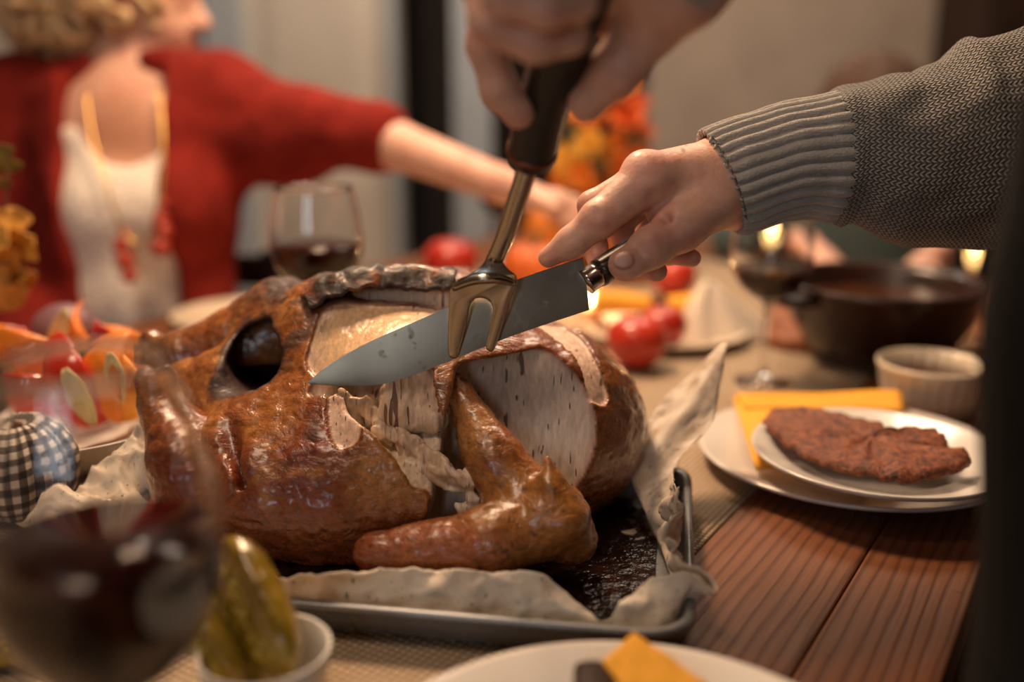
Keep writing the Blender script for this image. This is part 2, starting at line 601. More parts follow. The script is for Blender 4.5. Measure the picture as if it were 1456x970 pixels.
# back wall: door in a pale frame, a dark opening, a grey post, a second dark opening, plaster
DX0, DX1, OX0, OX1, QX0, QX1 = -0.92, -0.43, -0.40, -0.205, -0.07, 0.475
OH = 2.15
wall('wall_back', [span(RX0, -1.19, RY1, RY1 + 0.15, 0, RZ1), span(-1.19, DX1 + 0.03, RY1 + 0.04, RY1 + 0.15, 0, RZ1),
                   span(DX1 + 0.03, QX1, RY1 + 0.02, RY1 + 0.15, OH, RZ1)], MAT['cream_paint'])
wall('wall_back_right', [span(QX1, RX1, RY1 - 0.03, RY1 + 0.15, 0, RZ1)], MAT['plaster'])
wall('wall_corridor', [span(OX0, QX1, RY1 + 1.0, RY1 + 1.1, 0, OH), span(OX0 - 0.1, OX0, RY1 + 0.15, RY1 + 1.1, 0, OH),
                       span(QX1, QX1 + 0.1, RY1 + 0.15, RY1 + 1.1, 0, OH), span(OX0, QX1, RY1 + 0.15, RY1 + 1.1, OH, OH + 0.1)], MAT['black_void'])
tr = mk('trim_1', join_np([box_vf(*span(-1.19, -1.08, RY1 - 0.035, RY1 + 0.04, 0, 2.25)), box_vf(*span(-1.06, DX0, RY1 - 0.05, RY1 + 0.04, 0, 2.25)),
                           box_vf(*span(DX0, DX1, RY1 - 0.03, RY1 + 0.04, 2.13, 2.25))]), MAT['grey_paint'], None, False)
tr['kind'] = 'structure'; bevel(tr, 0.01)
tr = mk('trim_2', join_np([box_vf(*span(DX1, OX0, RY1 - 0.05, RY1 + 0.06, 0, 2.25)), box_vf(*span(OX1, QX0, RY1 - 0.05, RY1 + 0.12, 0, 2.25)),
                           box_vf(*span(OX1 + 0.03, QX0 - 0.03, RY1 - 0.065, RY1 - 0.05, 0.15, 2.1))]), MAT['grey_paint'], None, False)
tr['kind'] = 'structure'; bevel(tr, 0.008)
dr = mk('door_1', box_vf(*span(DX0, DX1, RY1, RY1 + 0.04, 0.01, 2.13)), MAT['cream_paint'], None, False); dr['kind'] = 'structure'
for z0, z1 in ((0.12, 0.78), (0.90, 1.45), (1.57, 2.03)):
    f = mk('door_panel', join_np([box_vf(*span(DX0 + 0.06, DX1 - 0.06, RY1 - 0.012, RY1, z0, z1)), box_vf(*span(DX0 + 0.09, DX1 - 0.09, RY1 - 0.02, RY1 - 0.012, z0 + 0.03, z1 - 0.03))]), MAT['cream_paint'], dr, False)
    bevel(f, 0.006)
mk('door_handle', join_np([lathe([(0, 0), (0.012, 0), (0.012, 0.03), (0.025, 0.035), (0.027, 0.05), (0.015, 0.06), (0, 0.062)], 16)]), simple('aged_brass', (0.3, 0.2, 0.08), 0.3, Metallic=1.0), dr)
dr.children[-1].rotation_euler = (PI / 2, 0, 0); dr.children[-1].location = (DX1 - 0.035, RY1, 1.0)
for nm, bx in (('baseboard_back', [span(QX1, RX1, RY1 - 0.05, RY1 - 0.03, 0, 0.12)]), ('baseboard_left', [span(RX0, RX0 + 0.02, RY0, RY1, 0, 0.12)]), ('baseboard_right', [span(RX1 - 0.02, RX1, RY0, RY1, 0, 0.12)])):
    wall(nm, bx, MAT['grey_paint'])
# windows in the wall behind the photographer, where the cool light comes in
def m_dusk():
    M = Mat('dusk_sky_in_window'); M.set(Base__Color=(0.1, 0.15, 0.25), Emission__Color=(0.55, 0.72, 1.0), Emission__Strength=0.35, Roughness=0.1); return M.m
mdusk = m_dusk()
for i, x in enumerate((-1.25, -0.45)):
    wn = mk('window_%d' % (i + 1), join_np([box_vf(*span(x - 0.28, x - 0.22, RY0, RY0 + 0.06, 0.85, 2.3)), box_vf(*span(x + 0.22, x + 0.28, RY0, RY0 + 0.06, 0.85, 2.3)),
                                 box_vf(*span(x - 0.22, x + 0.22, RY0, RY0 + 0.06, 2.24, 2.3)), box_vf(*span(x - 0.3, x + 0.3, RY0, RY0 + 0.09, 0.82, 0.87))]), MAT['grey_paint'], None, False)
    wn['kind'] = 'structure'; bevel(wn, 0.006)
    mk('pane', box_vf(*span(x - 0.22, x + 0.22, RY0 + 0.01, RY0 + 0.02, 0.87, 2.24)), mdusk, wn, False)

# ------------------------------------------------------------------ table of planks
tab = thing('dining_table', 'long rough wooden plank dining table carrying the whole meal', 'table', TB(0.3, 0.62, -0.75), rz=PI / 2 - TANG)
seams = [0.0, 0.083, 0.207, 0.33, 0.455, 0.58, 0.70, 0.825, 0.95, 1.075, 1.16, 1.245]
# local x runs along the table, local y to the left (v)
for i in range(len(seams) - 1):
    v0, v1 = seams[i] + 0.0006, seams[i + 1] - 0.0006
    o = mk('plank', box_vf((0, 0, -0.02 - 0.0003 * (i % 3)), (2.55, v1 - v0, 0.04)), MAT['table_wood'], None, False)
    bevel(o, 0.0025, 3)
    o.parent = tab
    o.location = (0, (v0 + v1) / 2 - 0.62, 0.75)
for sx in (-1.12, 1.12):
    for sy in (-0.5, 0.53):
        o = mk('leg', box_vf((0, 0, 0.355), (0.085, 0.085, 0.71)), MAT['table_wood'], None, False)
        bevel(o, 0.006); o.parent = tab; o.location = (sx, sy, 0)
for sy in (-0.5, 0.53):
    o = mk('apron_rail', box_vf((0, 0, 0.665), (2.15, 0.03, 0.085)), MAT['table_wood'], None, False)
    o.parent = tab; o.location = (0, sy, 0)

# table runner
def runner():
    nu, nv = 90, 46
    us = np.linspace(-0.85, 1.36, nu); vs = np.linspace(0.197, 1.03, nv)
    G = np.zeros((nu, nv, 3))
    for i, u_ in enumerate(us):
        for j, v_ in enumerate(vs):
            wv = 0.0016 * abs(mnoise.noise((u_ * 7, v_ * 5, 0.3))) if 0.28 < v_ < 0.98 else 0.0004
            G[i, j] = TB(u_, v_ + 0.003 * math.sin(u_ * 9), 0.0012 + (wv if u_ > 0.75 else 0.0))
    me = mesh_np('table_runner', *grid_vf(G))
    me.transform(Matrix.Translation(-Vector(TB(0.25, 0.61).tolist())))
    me.transform(Matrix.Rotation(-(PI / 2 - TANG), 4, 'Z'))
    o = link_mesh('table_runner', me, MAT['burlap'])
    o.location = Vector(TB(0.25, 0.61).tolist()); o.rotation_euler = (0, 0, PI / 2 - TANG)
    set_tags(o, 'wide beige woven burlap runner lying along the middle of the wooden table', 'table runner')
    solidify(o, 0.0011, 1)
runner()

# ------------------------------------------------------------------ baking tray
TRA = math.radians(-9.2)                                      # turned clockwise
TRW, TRD, TRH = 0.46, 0.290, 0.028                            # outer size at the rim
_fr = T(988, 904, 0.7535 + TRH)                                 # front right rim corner
TRX = np.array([math.cos(TRA), math.sin(TRA), 0]); TRY = np.array([-math.sin(TRA), math.cos(TRA), 0])
TRC = np.array([_fr[0], _fr[1], 0.7535]) - TRX * TRW / 2 + TRY * TRD / 2
def TR(x, y, z=0.0):
    """point in tray coordinates: x right, y away, from the tray's centre"""
    return TRC + x * TRX + y * TRY + np.array([0, 0, z])
def rrect(w_, d_, r, n=8):
    pts = []
    for cx, cy, a0 in ((w_ / 2 - r, d_ / 2 - r, 0), (-w_ / 2 + r, d_ / 2 - r, PI / 2), (-w_ / 2 + r, -d_ / 2 + r, PI), (w_ / 2 - r, -d_ / 2 + r, 1.5 * PI)):
        for k in range(n + 1):
            a = a0 + PI / 2 * k / n
            pts.append((cx + r * math.cos(a), cy + r * math.sin(a)))
    return np.array(pts)
def loops_vf(loops, cap0=True, cap1=True):
    n = len(loops[0]); V = np.concatenate(loops)
    f = [(i * n + k, i * n + (k + 1) % n, (i + 1) * n + (k + 1) % n, (i + 1) * n + k) for i in range(len(loops) - 1) for k in range(n)]
    if cap0: f.append(tuple(range(n - 1, -1, -1)))
    if cap1: f.append(tuple((len(loops) - 1) * n + k for k in range(n)))
    return V, f
def m_tray():
    M = Mat('grey_enamelled_steel')
    nz = M.noise(18, 4, 0.6)
    sp = M.ramp(M.noise(420, 2, 0.5), [(0.70, 0.0), (0.74, 1.0)])
    M.set(Base__Color=M.mix(sp, M.ramp(nz, [(0.3, (0.15, 0.158, 0.165)), (0.7, (0.22, 0.23, 0.24))]), (0.4, 0.4, 0.4)), Metallic=0.45, Roughness=M.ramp(nz, [(0.3, 0.22), (0.8, 0.42)]))
    return M.m
tray = thing('baking_tray', 'rectangular grey metal roasting tray with a rolled rim under the turkey', 'baking tray', TRC)
def loop3(w_, d_, r, z):
    p = rrect(w_, d_, r)
    return np.array([TR(a, b, z) for a, b in p])
prof = [(TRW - 0.032, TRD - 0.032, 0.022, 0.0), (TRW - 0.018, TRD - 0.018, 0.026, 0.004), (TRW - 0.006, TRD - 0.006, 0.03, TRH - 0.008), (TRW - 0.004, TRD - 0.004, 0.03, TRH - 0.006),
        (TRW, TRD, 0.031, TRH - 0.006), (TRW + 0.003, TRD + 0.003, 0.032, TRH - 0.003), (TRW, TRD, 0.031, TRH), (TRW - 0.009, TRD - 0.009, 0.029, TRH),
        (TRW - 0.012, TRD - 0.012, 0.028, TRH - 0.003), (TRW - 0.024, TRD - 0.024, 0.024, 0.006), (TRW - 0.036, TRD - 0.036, 0.02, 0.0022)]
mk('pan_shell', loops_vf([loop3(*p) for p in prof]), m_tray(), tray)
# ------------------------------------------------------------------ roast turkey
def m_turkey():
    M = Mat('roast_turkey_skin_and_meat')
    col = M.attr('col')
    msk = M.n('SeparateColor', Color=M.attr('msk'))
    sepn = msk.node
    meat, char, glo = sepn.outputs[0], sepn.outputs[1], sepn.outputs[2]
    v = M.co()
    # skin detail
    n1 = M.noise(160, 5, 0.65, v)
    n2 = M.noise(520, 3, 0.6, v)
    dk = M.ramp(n1, [(0.30, 0.50), (0.55, 1.0), (0.8, 1.2)])
    skin = M.mix(1.0, col, dk, 'MULTIPLY')
    pep = M.ramp(M.noise(210, 2, 0.5, v), [(0.72, 0.0), (0.76, 1.0)])
    skin = M.mix(M.math('MULTIPLY', pep, 0.75), skin, (0.025, 0.010, 0.006))
    # meat: grain runs near vertical, fanning; thin dark splits along it
    fv = M.mapping(v, (1.0, 0.6, 0.055), (0.0, math.radians(14), 0.0))
    fib = M.noise(300, 3, 0.6, fv)
    sv = M.mapping(v, (1.0, 0.4, 0.05), (0.0, math.radians(14), 0.0))
    spl = M.ramp(M.noise(340, 1, 0.4, sv), [(0.69, 0.0), (0.72, 1.0)])
    spl2 = M.ramp(M.noise(170, 1, 0.4, sv), [(0.705, 0.0), (0.735, 1.0)])
    spl = M.math('MULTIPLY', M.math('MAXIMUM', spl, spl2), M.math('MULTIPLY_ADD', glo, -1.0, 1.0))
    mt = M.mix(1.0, col, M.ramp(fib, [(0.3, 0.72), (0.65, 1.06)]), 'MULTIPLY')
    mt = M.mix(M.math('MULTIPLY', spl, 0.88), mt, (0.14, 0.06, 0.035))
    base = M.mix(meat, skin, mt)
    rsk = M.math('ADD', M.ramp(n1, [(0.3, 0.16), (0.7, 0.34)]), M.math('MULTIPLY', char, 0.42))
    M.set(Base__Color=base, Roughness=M.n('Mix', i0=meat, i2=rsk, i3=M.math('MULTIPLY_ADD', glo, -.26, .50)),
          Subsurface__Weight=M.math('MULTIPLY', meat, 0.25), Subsurface__Radius=(0.6, 0.3, 0.2), Subsurface__Scale=0.006,
          Coat__Weight=M.math('MULTIPLY', M.math('SUBTRACT', M.math('SUBTRACT', 1.0, meat), M.math('MULTIPLY', char, .8)), 0.45), Coat__Roughness=0.16)
    wr = M.noise(70, 4, 0.6, M.mapping(v, (1, 1, 1.6)), 0.6)
    hs = M.math('ADD', M.math('MULTIPLY', n1, 0.35), M.math('ADD', M.math('MULTIPLY', n2, 0.12), M.math('MULTIPLY', wr, 1.3)))
    hm = M.math('SUBTRACT', M.math('MULTIPLY', fib, 0.5), M.math('MULTIPLY', spl, 0.9))
    M.bump(M.n('Mix', i0=meat, i2=hs, i3=hm), 0.0016)
    return M.m
MAT['turkey'] = m_turkey()

def lerp3(a, b, t):
    return a + (b - a) * t[:, None]

C_GOLD = np.array([0.47, 0.19, 0.042]); C_BROWN = np.array([0.26, 0.078, 0.020]); C_RED = np.array([0.19, 0.030, 0.010])
C_CHAR = np.array([0.022, 0.009, 0.006]); C_MEAT = np.array([0.78, 0.62, 0.48]); C_PINK = np.array([0.55, 0.27, 0.17])
C_PALE = np.array([0.58, 0.28, 0.085])

def skin_colour(V, seed=0):
    a = fbm(V, 12, 4, seed); b = fbm(V, 38, 4, seed + 50); c = fbm(V, 9, 3, seed + 90)
    col = lerp3(np.tile(C_BROWN, (len(V), 1)), C_GOLD, sstep(0.42, 0.62, a))
    col = lerp3(col, C_RED, 0.75 * sstep(0.52, 0.66, c))
    col = lerp3(col, C_PALE, 0.5 * sstep(0.60, 0.75, b))
    return col, a, b, c

def blob(V, p, r, soft=0.5):
    d = np.linalg.norm((V - p) / np.asarray(r), axis=1)
    return 1 - sstep(1 - soft, 1.0, d)

def build_turkey():
    base = np.array([-0.10, 0.80, 0.757])
    root = thing('roast_turkey', 'big golden roast turkey with a carved white breast on the tray', 'turkey', base)
    h = 0.0019
    F = Field((-0.335, 0.63, 0.752), (0.145, 1.0, 1.0), h)
    # ---- carcass
    f = F.ell(P(610, 620, .865), (.158, .128, .098), rotz(math.radians(-6)))
    f = smin(f, F.rc(P(486, 484, .875), P(650, 462, .90), .060, .052), .04)
    f = smin(f, F.rc(P(640, 600, .835), P(775, 600, .862), .085, .078), .035)
    f = smin(f, F.rc(P(775, 575, .90), P(808, 612, .895), .066, .068), .03)
    f = smin(f, F.rc(P(560, 560, .83), P(460, 540, .85), .06, .045), .03)
    f = smin(f, F.rc(P(395, 690, .800), P(510, 685, .800), .060, .060), .028)   # thigh, near side
    f = smin(f, F.rc(P(365, 610, .815), P(470, 612, .810), .034, .038), .022)
    f = smin(f, F.rc(P(470, 715, .790), P(640, 745, .80), .045, .040), .03)
    f = smin(f, F.rc(P(330, 640, .80), P(345, 700, .80), .030, .036), .02)
    f = smin(f, F.rc(P(300, 497, .93), P(400, 455, .92), .024, .040), .03)       # far leg root
    f = smin(f, F.rc(P(335, 565, .86), P(420, 525, .89), .040, .058), .03)
    f = smin(f, F.rc(P(350, 600, .86), P(400, 620, .85), .030, .05), .03)
    f = smin(f, F.rc(P(268, 552, .865), P(360, 560, .88), .026, .05), .02)
    f = sub(f, F.rc(P(322, 604, .768), P(350, 690, .752), .003, .004), .014)
    f = np.maximum(f, 0.757 - F.z)
    f0 = f
    # ---- cavity between the legs
    cav = smin(F.rc(P(262, 552, .800), P(350, 525, .815), .008, .020), F.rc(P(360, 515, .82), P(392, 503, .90), .026, .034), .012)
    cav = smin(cav, F.rc(P(384, 478, .85), P(384, 540, .84), .013, .014), .01)
    f = sub(f, cav, .005)
    # ---- carving cuts (interior becomes meat)
    nA = _F * -1.0 + 0.16 * _U - 0.20 * _R
    cutA = smax(F.plane(P(748, 600, .800), -nA), (P(634, 600, .80)[0] - F.x) + 0.20 * (F.z - P(634, 600, .8)[2]), .004)
    cutA = smax(cutA, F.plane(P(700, 504, .79), _U * .98 - _F * .2 - _R * .05), .006)
    f = sub(f, cutA, .003)
    nB = _F * -0.85 + 0.75 * _U - 0.30 * _R
    reg = smax(F.plane(P(600, 640, .760), -nB), F.rc(P(562, 545, .795), P(690, 740, .76), .046, .042), .004)
    reg = smax(reg, F.plane(P(560, 508, .79), _U * .98 - _F * .2), .004)
    f = sub(f, reg, .004)
    vall = F.rc(P(515, 575, .762), P(668, 712, .728), .012, .014)
    vall = np.minimum(vall, F.rc(P(455, 558, .780), P(520, 570, .785), .006, .014))
    f = sub(f, vall, .008)
    # peeled skin, glossy meat on the near breast side; strip near the neck end; torn nick on the thigh
    pe = smax(F.rc(P(496, 472, .79), P(620, 500, .81), .044, .042), -(f0 + .0035), .002)
    pe = np.maximum(pe, P(448, 480, .82)[0] - F.x + 0.25 * (F.z - P(448, 480, .82)[2]))
    f = sub(f, pe, .002)
    pe2 = smax(F.rc(P(785, 455, .86), P(850, 560, .80), .020, .010), -(f0 + .004), .002)
    f = sub(f, pe2, .002)
    pe3 = smax(F.rc(P(482, 566, .775), P(490, 615, .745), .010, .012), -(f0 + .003), .002)
    f = sub(f, pe3, .002)
    slot = F.rc(P(512, 424, .84), P(660, 428, .845), .008, .014)
    f = sub(f, slot, .003)
    V, Q = F.nets(f)
    V = relax(V, Q, 1, 0.4)
    N = vnormals(V, Q)
    s0 = F.sample(f0, V); sc = F.sample(cav, V)
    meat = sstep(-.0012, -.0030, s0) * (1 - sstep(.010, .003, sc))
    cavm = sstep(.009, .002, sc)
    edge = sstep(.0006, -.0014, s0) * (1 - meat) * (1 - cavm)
    col, a, b, c = skin_colour(V, 3)
    # browning of its own: scorched crest, dark drum ends, red joint, pale thigh front
    topz = V[:, 2]
    crest = sstep(.918, .946, topz + 0.02 * (b - .5)) * sstep(-.02, .015, P(640, 450, .88)[0] + .0 - V[:, 0])
    char = np.clip(crest * sstep(.34, .58, b) * 1.15, 0, 1)
    char = np.maximum(char, 0.8 * sstep(.60, .72, fbm(V, 60, 3, 9)) * sstep(.86, .92, topz))
    char = np.maximum(char, 0.8 * blob(V, P(440, 612, .745), (.010, .02, .012)) * sstep(.3, .5, b))
    col = lerp3(col, C_RED, 0.95 * blob(V, P(440, 618, .75), (.034, .05, .036), .8))
    col = lerp3(col, C_GOLD * 0.85, 0.6 * blob(V, P(380, 600, .77), (.05, .06, .035), .8))
    col = lerp3(col, C_PALE * 0.8, 0.75 * blob(V, P(555, 680, .76), (.055, .05, .035), .7))
    col = lerp3(col, np.array([.42, .15, .035]), 0.6 * blob(V, P(420, 510, .80), (.04, .06, .05), .8))
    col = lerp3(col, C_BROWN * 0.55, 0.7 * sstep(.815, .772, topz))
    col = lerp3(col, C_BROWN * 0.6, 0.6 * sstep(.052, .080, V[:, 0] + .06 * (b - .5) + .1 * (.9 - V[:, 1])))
    col = lerp3(col, C_RED * .8, .8 * np.maximum(blob(V, P(330, 625, .772), (.014, .03, .03), .7), blob(V, P(346, 670, .762), (.014, .03, .03), .7)))
    col = lerp3(col, C_CHAR, char)
    mcol = lerp3(np.tile(C_MEAT, (len(V), 1)), np.array([.86, .71, .57]), sstep(.4, .65, fbm(V, 25, 3, 31)))
    mcol = lerp3(mcol, C_PINK, 0.55 * sstep(-.006, -.003, s0))
    glos = blob(V, P(525, 480, .80), (.06, .08, .05), .5)
    mcol = lerp3(mcol, np.array([.84, .56, .30]), 0.75 * glos)
    val = blob(V, P(600, 650, .77), (.07, .07, .06), .5)
    mcol = lerp3(mcol, np.array([.76, .58, .40]), 0.7 * val)
    col = lerp3(col, C_BROWN * 0.8, edge * 0.6)
    col = lerp3(col, C_BROWN * (.75 + .5 * a[:, None]), .8 * blob(V, P(705, 490, .795), (.075, .05, .016), .5))
    col = lerp3(col, mcol, meat)
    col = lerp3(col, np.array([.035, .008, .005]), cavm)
    # relief: wrinkled skin, flaky meat
    wr = (fbm(V, 45, 3, 21) - .5) * .0034 + (np.abs(fbm(V * [1, 1, 1.8], 60, 2, 77) - .5) - .1) * .0035
    wr += .0035 * crest * (fbm(V, 130, 2, 5) - .4)
    mv = V * np.array([1, 1, .25])
    mr = (fbm(mv, 150, 3, 41) - .5) * .0014 * (1 - val) + val * ((fbm(V * [.5, .7, .5], 130, 4, 15) - .5) * .011)
    V = V + N * ((1 - meat) * wr + meat * mr)[:, None]
    V[:, 2] = np.maximum(V[:, 2], .757)
    me = mesh_np('carcass', V - base, Q)
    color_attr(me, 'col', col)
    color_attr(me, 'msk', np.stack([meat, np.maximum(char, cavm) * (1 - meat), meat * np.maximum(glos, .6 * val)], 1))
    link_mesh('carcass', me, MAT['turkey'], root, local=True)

    def limb(name, lo, hi, fn, seed, tweak=None, meatfn=None):
        L = Field(lo, hi, .0016)
        f = fn(L)
        V, Q = L.nets(f); V = relax(V, Q, 1, .4); N = vnormals(V, Q)
        col, a, b, c = skin_colour(V, seed)
        char = np.zeros(len(V)); meat = np.zeros(len(V))
        if tweak: col, char, meat = tweak(V, col, char, meat, b)
        wr = (fbm(V, 55, 3, seed + 5) - .5) * .0028 + (np.abs(fbm(V, 70, 2, seed + 8) - .5) - .1) * .003
        V = V + N * wr[:, None]
        me = mesh_np(name, V - base, Q)
        color_attr(me, 'col', col); color_attr(me, 'msk', np.stack([meat, char, char * 0], 1))
        return link_mesh(name, me, MAT['turkey'], root, local=True)

    # ---- near wing, elbow at the lower right, tip folded up
    sh, el, wr_, tip = P(652, 556, .772), P(806, 762, .735), P(520, 778, .715), P(776, 662, .742)
    def wing(L):
        g = L.rc(P(648, 548, .778), P(700, 650, .755), .010, .021)
        g = smin(g, L.rc(P(700, 650, .755), P(775, 735, .735), .021, .024), .012)
        g = smin(g, L.rc(P(785, 742, .735), P(700, 768, .722), .026, .024), .014)
        g = smin(g, L.rc(P(700, 768, .722), P(530, 785, .728), .023, .015), .012)
        g = smin(g, L.rc(P(797, 735, .720), P(777, 652, .722), .0200, .0022), .006)
        g = smin(g, L.rc(P(770, 735, .718), P(778, 690, .720), .012, .009), .008)
        g = smin(g, L.rc(P(795, 730, .738), P(815, 768, .742), .018, .018), .012)
        web = L.rc(P(715, 690, .757), P(740, 745, .745), .016, .014)
        g = smin(g, web, .02)
        return np.maximum(g, .758 - L.z)
    def wing_t(V, col, char, meat, b):
        col = lerp3(col, C_BROWN, .35 + 0 * b)
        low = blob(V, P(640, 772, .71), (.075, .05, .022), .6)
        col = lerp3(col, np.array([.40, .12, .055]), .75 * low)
        up = blob(V, P(672, 600, .75), (.028, .04, .045), .7)
        col = lerp3(col, np.array([.40, .19, .055]), .7 * up)
        char = sstep(.70, .80, fbm(V, 130, 3, 61)) * .7
        col = lerp3(col, C_CHAR, char)
        return col, char, meat
    limb('wing', P(480, 815, .70) * [1, 1, 0] + [0, -.05, .755], (P(860, 600, .80)[0], .82, .93), wing, 200, wing_t)

    # ---- near drumstick end
    def leg1(L):
        g = L.rc(P(232, 575, .815), P(268, 640, .80), .017, .027)
        g = smin(g, L.rc(P(268, 640, .80), P(300, 690, .80), .027, .036), .015)
        g = smin(g, L.rc(P(222, 548, .818), P(236, 585, .813), .011, .014), .008)
        g = smin(g, L.rc(P(216, 535, .822), P(221, 553, .818), .0105, .0105), .004)
        g = smin(g, L.rc(P(234, 533, .812), P(236, 560, .812), .009, .010), .004)
        g = smin(g, L.rc(P(290, 680, .80), P(350, 730, .795), .036, .036), .02)
        return np.maximum(g, .758 - L.z)
    def leg_t(V, col, char, meat, b):
        end = sstep(-.275, -.315, V[:, 0])
        col = lerp3(col, np.array([.20, .085, .04]), .7 * end)
        col = lerp3(col, C_RED, .35 * sstep(.5, .6, b))
        char = .7 * sstep(.68, .78, fbm(V, 120, 3, 71))
        col = lerp3(col, C_CHAR, char)
        return col, char, meat
    limb('drumstick', (-.345, .66, .755), (-.16, .88, .93), leg1, 300, leg_t)
    # ---- far drumstick
    def leg2(L):
        g = L.rc(P(262, 508, .915), P(345, 498, .925), .026, .036)
        g = smin(g, L.rc(P(345, 488, .925), P(420, 470, .925), .034, .040), .02)
        g = smin(g, L.rc(P(228, 500, .92), P(265, 500, .925), .014, .018), .008)
        g = smin(g, L.rc(P(217, 486, .925), P(219, 508, .918), .012, .013), .005)
        return g
    limb('drumstick', (-.37, .82, .87), (-.16, 1.0, 1.0), leg2, 400, leg_t)

    # ---- thick slice of breast leaning in the cut, and pulled shreds of meat below it
    def slab(L):
        R = np.array([[.93, .25, -.27], [-.30, .94, -.16], [.215, .23, .95]])
        g = L.box(P(592, 556, .776), (.027, .013, .030), .010, R)
        g = smin(g, L.rc(P(570, 588, .77), P(618, 600, .765), .010, .009), .012)
        return g
    L = Field(P(592, 556, .776) - .055, P(592, 556, .776) + .055, .0014)
    g = slab(L)
    V, Q = L.nets(g); V = relax(V, Q, 1, .4); N = vnormals(V, Q)
    V2 = V + N * ((fbm(V * [1, 1, .6], 120, 4, 91) - .5) * .007)[:, None]
    me = mesh_np('breast_chunk', V2 - base, Q)
    mc = lerp3(np.tile(C_MEAT, (len(V), 1)), np.array([.74, .55, .40]), sstep(.4, .6, fbm(V, 40, 3, 5)))
    tp = sstep(.003, .012, (V - P(592, 556, .776)) @ np.array([.1, .2, .97]) - .018)
    mc = lerp3(mc, np.array([.50, .24, .10]), tp * .7)
    color_attr(me, 'col', mc); color_attr(me, 'msk', np.stack([np.ones(len(V)), tp * 0, tp * 0], 1))
    link_mesh('breast_chunk', me, MAT['turkey'], root, local=True)
    r2 = np.random.default_rng(5)
    L = Field(P(590, 640, .765) - [.085, .030, .075], P(590, 640, .765) + [.075, .032, .065], .0013)
    g = None
    for k in range(34):
        t = r2.random()
        px = 492 + (672 - 492) * t + r2.normal(0, 15); py = 572 + (708 - 572) * t + r2.normal(0, 15)
        d = .776 - .030 * t + r2.normal(0, .0025)
        ax1 = _R * (.62 + r2.normal(0, .3)) - _U * (.70 + r2.normal(0, .3)) + _F * r2.normal(0, .25); ax1 /= np.linalg.norm(ax1)
        ax2 = np.cross(ax1, _F + r2.normal(0, .35, 3)); ax2 /= np.linalg.norm(ax2); ax3 = np.cross(ax1, ax2)
        e = L.ell(P(px, py, d), (r2.uniform(.008, .018), r2.uniform(.003, .0065), r2.uniform(.0025, .0045)), np.array([ax1, ax2, ax3]))
        g = e if g is None else smin(g, e, .0028)
    V, Q = L.nets(g); V = relax(V, Q, 1, .3); N = vnormals(V, Q)
    V = V + N * ((fbm(V * [.7, .7, .7], 190, 3, 12) - .5) * .0040)[:, None]
    me = mesh_np('pulled_meat', V - base, Q)
    pc_ = lerp3(np.tile(np.array([.66, .47, .31]), (len(V), 1)), np.array([.86, .69, .53]), sstep(.35, .65, fbm(V, 70, 3, 3)))
    color_attr(me, 'col', pc_); color_attr(me, 'msk', np.tile([1., 0, .55], (len(V), 1)))
    link_mesh('pulled_meat', me, MAT['turkey'], root, local=True)
    # ---- crisp skin flap along the crest, lifted over the slot
    nu, nv = 60, 14
    G = np.zeros((nu, nv, 3))
    top = spline([P(420, 432, .855), P(470, 400, .85), P(540, 386, .855), P(600, 386, .86), P(650, 392, .862)], nu)
    bot = spline([P(440, 440, .815), P(490, 414, .815), P(545, 409, .825), P(600, 414, .828), P(648, 414, .83)], nu)
    for i in range(nu):
        for j in range(nv):
            t = j / (nv - 1)
            p = top[i] * (1 - t) + bot[i] * t
            p = p + np.array([0, 0, .010 * math.sin(PI * min(1, t * 1.05)) + .004 * (mnoise.noise(Vector(p * 90)))])
            if t > .8: p = p + np.array([0, 0, .004 * mnoise.noise(Vector((i * .33, 3, 1)))])
            G[i, j] = p
    v, fc = grid_vf(G)
    me = mesh_np('crest_skin', v - base, fc)
    col, a, b, c = skin_colour(v, 77)
    ch = sstep(.30, .52, fbm(v, 70, 3, 8)); col = lerp3(col, C_CHAR, ch)
    color_attr(me, 'col', col); color_attr(me, 'msk', np.stack([ch * 0, ch, ch * 0], 1))
    o = link_mesh('crest_skin', me, MAT['turkey'], root, local=True); solidify(o, .004, 0); subsurf(o, 1)
    # dark juices on the tray floor
    return root
turkey = build_turkey()

def juices():
    n = 44
    G = np.zeros((n, n, 3))
    for i in range(n):
        for j in range(n):
            x = -.203 + .406 * i / (n - 1); y = -.110 + .220 * j / (n - 1)
            z = .0040 + .0022 * mnoise.noise((x * 30, y * 30, 2)) + .0012 * mnoise.noise((x * 90, y * 90, 5))
            G[i, j] = TR(x, y, z + .0012)
    M = Mat('dark_pan_juices')
    nz = M.noise(60, 4, .6)
    M.set(Base__Color=M.ramp(nz, [(.35, (.005, .002, .0015)), (.7, (.022, .008, .004))]), Roughness=.20, Specular__IOR__Level=.13)
    M.bump(M.noise(110, 3, .5), .003)
    mkt('pan_drippings', grid_vf(G), M.m, 'dark glossy roasting juices pooled on the floor of the tray', 'juices', kind='stuff')
juices()
